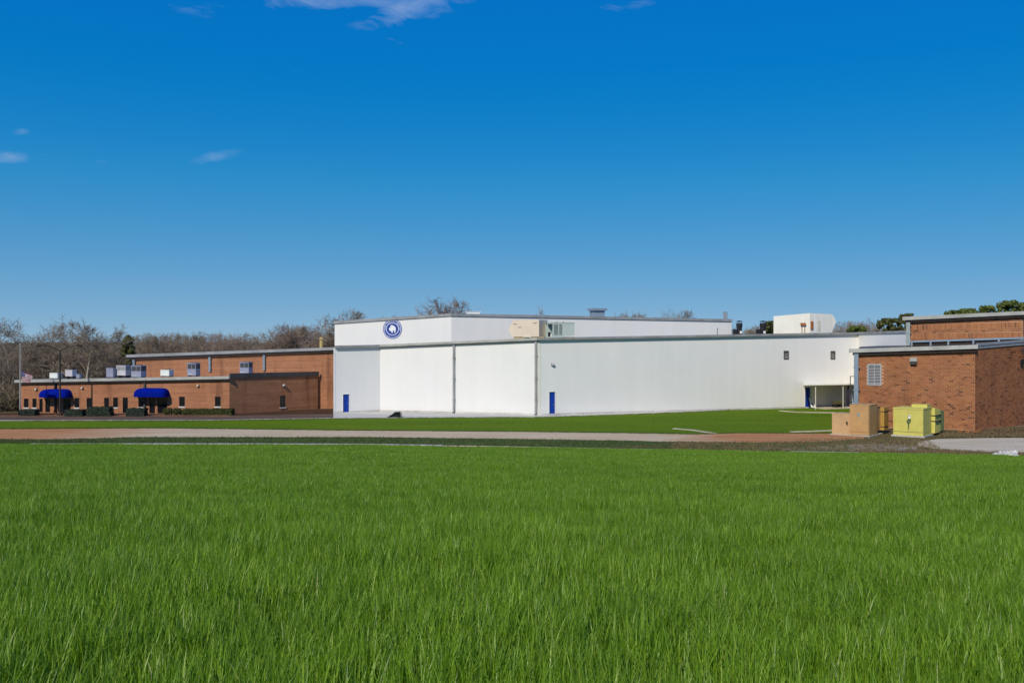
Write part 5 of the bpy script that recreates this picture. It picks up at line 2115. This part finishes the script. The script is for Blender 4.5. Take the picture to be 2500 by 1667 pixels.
def evergreen(px, ytop, ybot, wpx, dd, label, kind='pine', seed=0, conic=0.0):
    rs = random.Random(seed)
    zt_ = EYE + (CY - ytop) / F * dd
    zb2 = EYE + (CY - ybot) / F * dd
    w = wpx / F * dd
    t = thing('evergreen_tree', label, 'tree', ((px - CX) / F * dd, dd, -.06), 0, 'evergreens among the bare trees')
    b = B()
    b.tube([(0, 0, 0), (0.1, 0, zt_ * .6), (0, .1, zt_ * .95)], [.20, .14, .04], 7)
    b.build('trunk', M['bark'], t)
    b = B()
    cl_ = []
    for k in range(60):
        v = rs.random() ** .75
        rad = (1 - conic * v) * math.sqrt(max(0.05, 1 - (2 * v - 1) ** 2 * .8)) * w / 2
        a = rs.uniform(0, 6.28)
        r_ = rad * math.sqrt(rs.random())
        cl_.append((Vector((r_ * math.cos(a), r_ * math.sin(a), zb2 + (zt_ - zb2) * v * .97)), rs.uniform(.30, .85) * max(.7, w / 5.5)))
    for c_, s_ in cl_:
        for _ in range(130):
            d_ = Vector((rs.gauss(0, 1), rs.gauss(0, 1), rs.gauss(0, .7)))
            d_ = d_.normalized() * s_ * rs.uniform(.45, 1.0)
            p_ = c_ + d_
            if p_.z > zt_:
                continue
            u_ = Vector((rs.gauss(0, 1), rs.gauss(0, 1), rs.gauss(0, 1))).normalized()
            v_ = u_.cross(d_).normalized() if u_.cross(d_).length > 1e-4 else Vector((1, 0, 0))
            z_ = rs.uniform(.10, .20)
            b.face((p_ - v_ * z_ * .6, p_ + u_ * z_, p_ + v_ * z_ * .6, p_ - u_ * z_), rnd=rs.random())
    for c_, s_ in cl_[:20]:
        b.tube([(0, 0, c_.z - .5), c_], [.05, .02], 4, cap=False)
    b.build('crown', M[kind], t)


evergreen(312, 818, 905, 44, 139, 'dark narrow cedar beside the left end of the brick hall', 'cedar', 1, .55)
evergreen(1886, 783, 832, 46, 165, 'olive pine directly left of the big cream roof unit', 'cedar', 2)
evergreen(2090, 795, 830, 46, 165, 'low round pine between the cream roof unit and the workshop', 'pine', 3)
evergreen(2172, 776, 825, 60, 168, 'olive pine beside the left end of the workshop upper tier', 'cedar', 4)
evergreen(2215, 765, 812, 40, 170, 'dark pine peeping over the left end of the workshop gutter', 'cedar', 11)
evergreen(2330, 757, 800, 50, 150, 'small pine top above the left half of the workshop roof', 'pine', 5)
evergreen(2367, 753, 800, 56, 150, 'small pine top above the middle of the workshop roof', 'pine', 6)
evergreen(2412, 746, 800, 44, 150, 'spiky pine top between the two taller workshop pines', 'pine', 7)
evergreen(2464, 733, 800, 66, 150, 'tallest rounded pine above the workshop roof', 'pine', 8)
evergreen(2506, 735, 800, 60, 150, 'pine at the right edge of the picture', 'pine', 9)
evergreen(132, 850, 912, 40, 142, 'brownish cedar half hidden behind the street lamp arm', 'cedar', 10, .3)


# undergrowth of the wood: a mass nobody could count
def thicket(name, x0, x1, y0, y1, n, h0, h1, label, m, sc_=1.0):
    b = B()
    for i in range(n):
        x_ = random.uniform(x0, x1)
        y_ = random.uniform(y0, y1)
        h = random.uniform(h0, h1) * (0.7 + 0.3 * math.sin(x_ * .21) * math.sin(x_ * .083 + 1))
        q = Vector((x_, y_, random.uniform(-.1, h * .85)))
        for k in range(2):
            L_ = random.uniform(.6, 2.2) * sc_
            d_ = Vector((random.gauss(0, .55), random.gauss(0, .4), random.uniform(.2, 1))).normalized()
            e_ = q + d_ * L_
            s_ = Vector((random.gauss(0, 1), random.gauss(0, .6), random.gauss(0, .4))).normalized()
            w = random.uniform(.02, .07) * sc_
            b.face((q - s_ * w, q + s_ * w, e_ + s_ * w * .25, e_ - s_ * w * .25))
            q = q + d_ * L_ * .5
    o = b.build(name, m)
    return tag(o, label, kind='stuff')


thicket('undergrowth', -82, -24, 142, 182, 52000, 3.0, 8.0, 'tangled brown undergrowth of the wood behind the office', M['thicket'])
thicket('brushwood', -76, -60, 118, 135, 9000, .6, 5.5, 'tangled brushwood at the left edge beside the flagpole', M['thicket'])
thicket('distant_wood', -160, 175, 262, 300, 42000, 8.0, 9.9, 'brown line of distant woods behind all the roofs', M['thicket'], 1.25)
thicket('undergrowth', 34, 100, 160, 200, 18000, 4, 11.0, 'tangled brown undergrowth behind the right roofs', M['thicket'])


# weeds and dry tufts on verge, yard and wall feet
M['weed'] = leaf_mat('weed_blades', (0.13, 0.165, 0.05), (0.05, 0.075, 0.02), 0.25)
M['dry_weed'] = leaf_mat('dry_blades', (0.30, 0.22, 0.11), (0.11, 0.09, 0.04), 0.2)


def weeds(name, n, spot, hmin, hmax, m, label):
    b = B()
    for _ in range(n):
        c = spot()
        for k in range(6):
            a = random.uniform(0, 6.28)
            h = random.uniform(hmin, hmax)
            p_ = c + Vector((random.gauss(0, .12), random.gauss(0, .12), -.02))
            w_ = Vector((math.cos(a), math.sin(a), 0)) * random.uniform(.012, .03)
            t_ = p_ + Vector((random.gauss(0, .3) * h, random.gauss(0, .3) * h, h))
            b.face((p_ - w_, p_ + w_, t_), rnd=random.random())
    return tag(b.build(name, M[m]), label, kind='stuff')


def between(up, low, x0, x1, z=0.0):
    def f():
        x_ = random.uniform(x0, x1)
        ya = float(np.interp(x_, [q[0] for q in up], [q[1] for q in up]))
        yb_ = float(np.interp(x_, [q[0] for q in low], [q[1] for q in low]))
        return G(x_, random.uniform(ya, yb_), z)
    return f


weeds('verge_weeds', 5200, between([(x_, y_ + .5) for x_, y_ in ROAD_LO], EDGE, -60, 2080), .06, .20, 'weed', 'rough grass tufts on the verge before the kerb')
weeds('yard_weeds', 3600, between([(1640, 1079), (1850, 1081), (2036, 1070), (2260, 1070), (2300, 1098), (2500, 1106)], [(1640, 1098), (1850, 1101), (2200, 1106), (2330, 1111), (2500, 1124)], 1640, 2520), .05, .22,
      'dry_weed', 'dry straw-coloured tufts round the electrical cabinets')
weeds('bed_weeds', 900, between([(2295, 1058), (2380, 1053), (2520, 1048)], [(2295, 1066), (2380, 1068), (2520, 1067)], 2295, 2520), .05, .25, 'dry_weed', 'dry stalks in the soil bed below the brick wall')
weeds('road_edge_grass', 2600, between([(x_, y_ - 1.0) for x_, y_ in ROAD_UP], [(x_, y_ + .8) for x_, y_ in ROAD_UP], -60, 2036), .05, .17, 'weed', 'ragged grass along the lower lawn edge')
weeds('lawn_weeds', 1600, between(LAWN_UP, [(x_, y_ + 1) for x_, y_ in LAWN_UP], 60, 1960), .05, .16, 'weed', 'untrimmed grass along the upper lawn kerb')

# ================================================================== TALL GRASS of the field (one mass of instanced tufts)
def grass_mat():
    m = bpy.data.materials.new('grass_blade')
    m.use_nodes = True
    L = m.node_tree.links
    n = m.node_tree.nodes
    p = n['Principled BSDF']
    r = N(m, 'ShaderNodeAttribute', attribute_name='rnd').outputs['Fac']
    c = ramp(m, r, [(0.0, (0.085, 0.175, 0.008)), (0.45, (0.160, 0.305, 0.014)), (0.85, (0.270, 0.420, 0.035)), (0.965, (0.34, 0.46, 0.09)), (0.975, (0.38, 0.42, 0.17)), (1.0, (0.48, 0.50, 0.24))])
    oi = N(m, 'ShaderNodeObjectInfo').outputs['Random']
    c = mixc(m, 1.0, c, ramp(m, oi, [(0.0, (0.86, 0.88, 0.8)), (1.0, (1.12, 1.08, 1.1))]), 'MULTIPLY')
    L.new(c, p.inputs['Base Color'])
    p.inputs['Roughness'].default_value = 0.42
    p.inputs['Specular IOR Level'].default_value = 0.35
    t = N(m, 'ShaderNodeBsdfTranslucent')
    L.new(mixc(m, 1.0, c, (1.15, 1.15, 0.5), 'MULTIPLY'), t.inputs['Color'])
    mx = N(m, 'ShaderNodeMixShader')
    mx.inputs[0].default_value = 0.36
    L.new(p.outputs[0], mx.inputs[1])
    L.new(t.outputs[0], mx.inputs[2])
    L.new(mx.outputs[0], n['Material Output'].inputs['Surface'])
    return m


M['blade'] = grass_mat()
gcol = bpy.data.collections.new('grass_tufts')


def patch(idx, size, count, hmin, hmax, wmin, wmax, seg, seed):
    g = np.random.default_rng(seed)
    V, Fc, A = [], [], []
    cl_c = g.uniform(-size / 2, size / 2, (int(95 * size * size), 2))
    for i in range(count):
        if g.random() < .62:
            cc = cl_c[g.integers(len(cl_c))]
            x_, y_ = cc[0] + g.normal(0, .032), cc[1] + g.normal(0, .032)
        else:
            x_, y_ = g.uniform(-size / 2, size / 2, 2)
        h = g.uniform(hmin, hmax) * (0.55 if g.random() < .25 else 1)
        w = g.uniform(wmin, wmax)
        az = g.uniform(0, 2 * math.pi)
        lean = abs(g.normal(0, .09)) + .015
        if g.random() < .07:
            lean += g.uniform(.3, .8)
        curl = g.uniform(.02, .34)
        face = az + math.pi / 2 + g.normal(0, .5)
        dx, dy = math.cos(az), math.sin(az)
        wx, wy = math.cos(face), math.sin(face)
        base = len(V)
        for k in range(seg + 1):
            t = k / seg
            bend = lean * t + curl * t ** 2.6
            cx_, cy_ = x_ + dx * h * bend, y_ + dy * h * bend
            z_ = h * (t - .30 * bend * bend * t)
            ww = w * (1 - t) ** .55 if k < seg else 0
            if k < seg:
                V.append((cx_ - wx * ww / 2, cy_ - wy * ww / 2, z_))
                V.append((cx_ + wx * ww / 2, cy_ + wy * ww / 2, z_))
            else:
                V.append((cx_, cy_, z_))
        rv = float(np.clip(g.beta(2, 2), 0, .96)) if g.random() > .006 else g.uniform(.975, 1)
        for k in range(seg - 1):
            Fc.append((base + 2 * k, base + 2 * k + 1, base + 2 * k + 3, base + 2 * k + 2))
            A.append(rv)
        Fc.append((base + 2 * seg - 2, base + 2 * seg - 1, base + 2 * seg))
        A.append(rv)
    me = bpy.data.meshes.new('tuft%02d' % idx)
    me.from_pydata(V, [], Fc)
    at = me.attributes.new('rnd', 'FLOAT', 'FACE')
    at.data.foreach_set('value', A)
    me.polygons.foreach_set('use_smooth', [True] * len(Fc))
    me.materials.append(M['blade'])
    o = bpy.data.objects.new('tuft%02d' % idx, me)
    gcol.objects.link(o)


NV = 6
for i in range(NV):
    patch(i, 1.0, 1750, .20, .42, .007, .0150, 5, 100 + i)            # near
for i in range(NV):
    patch(NV + i, 1.3, 1900, .19, .36, .010, .019, 3, 200 + i)        # middle
for i in range(NV):
    patch(2 * NV + i, 1.8, 1900, .17, .32, .018, .032, 2, 300 + i)    # far

pts, rots, scls, ids = [], [], [], []
slope = math.atan(CREST / 77.0)
y = 3.6
while y < 84:
    lod = 0 if y < 19 else (1 if y < 40 else 2)
    step = (0.82, 1.08, 1.5)[lod]
    half = y * 1250 / F * 1.10 + 2.0
    x = -half
    while x < half:
        px_, py_ = x + random.uniform(-.2, .2) * step, y + random.uniform(-.2, .2) * step
        e = float(field_edge(px_))
        rad = (.5, .65, .9)[lod]
        if py_ < e - rad * .95:
            near_edge = min(1.0, max(0.22, (e - py_) / 9.0))
            pts.append((px_, py_, float(field_z(px_, py_)) - .01))
            eu = (Matrix.Rotation(-slope, 3, 'X') @ Matrix.Rotation(random.uniform(0, 6.283), 3, 'Z')).to_euler()
            rots.append(tuple(eu))
            s_ = random.uniform(.85, 1.15)
            patchy = 0.92 + .16 * math.sin(px_ * .55 + 1.3 * math.sin(py_ * .4)) * math.sin(py_ * .37 + .8)
            scls.append((s_, s_, s_ * patchy * near_edge))
            ids.append(lod * NV + random.randrange(NV))
        x += step
    y += step
me = bpy.data.meshes.new('tall_grass')
me.from_pydata(pts, [], [])
for nm, ty, data, key in (('rot', 'FLOAT_VECTOR', rots, 'vector'), ('scl', 'FLOAT_VECTOR', scls, 'vector'), ('idx', 'INT', ids, 'value')):
    at = me.attributes.new(nm, ty, 'POINT')
    at.data.foreach_set(key, np.array(data).ravel())
go = bpy.data.objects.new('tall_grass', me)
COL.objects.link(go)
tag(go, 'lush tall green grass filling the whole foreground field', kind='stuff')
ng = bpy.data.node_groups.new('scatter_tufts', 'GeometryNodeTree')
ng.interface.new_socket('Geometry', in_out='INPUT', socket_type='NodeSocketGeometry')
ng.interface.new_socket('Geometry', in_out='OUTPUT', socket_type='NodeSocketGeometry')
gi, gout = ng.nodes.new('NodeGroupInput'), ng.nodes.new('NodeGroupOutput')
iop = ng.nodes.new('GeometryNodeInstanceOnPoints')
ci = ng.nodes.new('GeometryNodeCollectionInfo')
ci.inputs['Collection'].default_value = gcol
ci.inputs['Separate Children'].default_value = True
ci.inputs['Reset Children'].default_value = True
iop.inputs['Pick Instance'].default_value = True


def nattr(nm, ty):
    n = ng.nodes.new('GeometryNodeInputNamedAttribute')
    n.data_type = ty
    n.inputs['Name'].default_value = nm
    return n.outputs['Attribute']


ng.links.new(gi.outputs[0], iop.inputs['Points'])
ng.links.new(ci.outputs[0], iop.inputs['Instance'])
ng.links.new(nattr('idx', 'INT'), iop.inputs['Instance Index'])
ng.links.new(nattr('rot', 'FLOAT_VECTOR'), iop.inputs['Rotation'])
ng.links.new(nattr('scl', 'FLOAT_VECTOR'), iop.inputs['Scale'])
ng.links.new(iop.outputs[0], gout.inputs[0])
md = go.modifiers.new('scatter', 'NODES')
md.node_group = ng
print('tufts', len(pts))
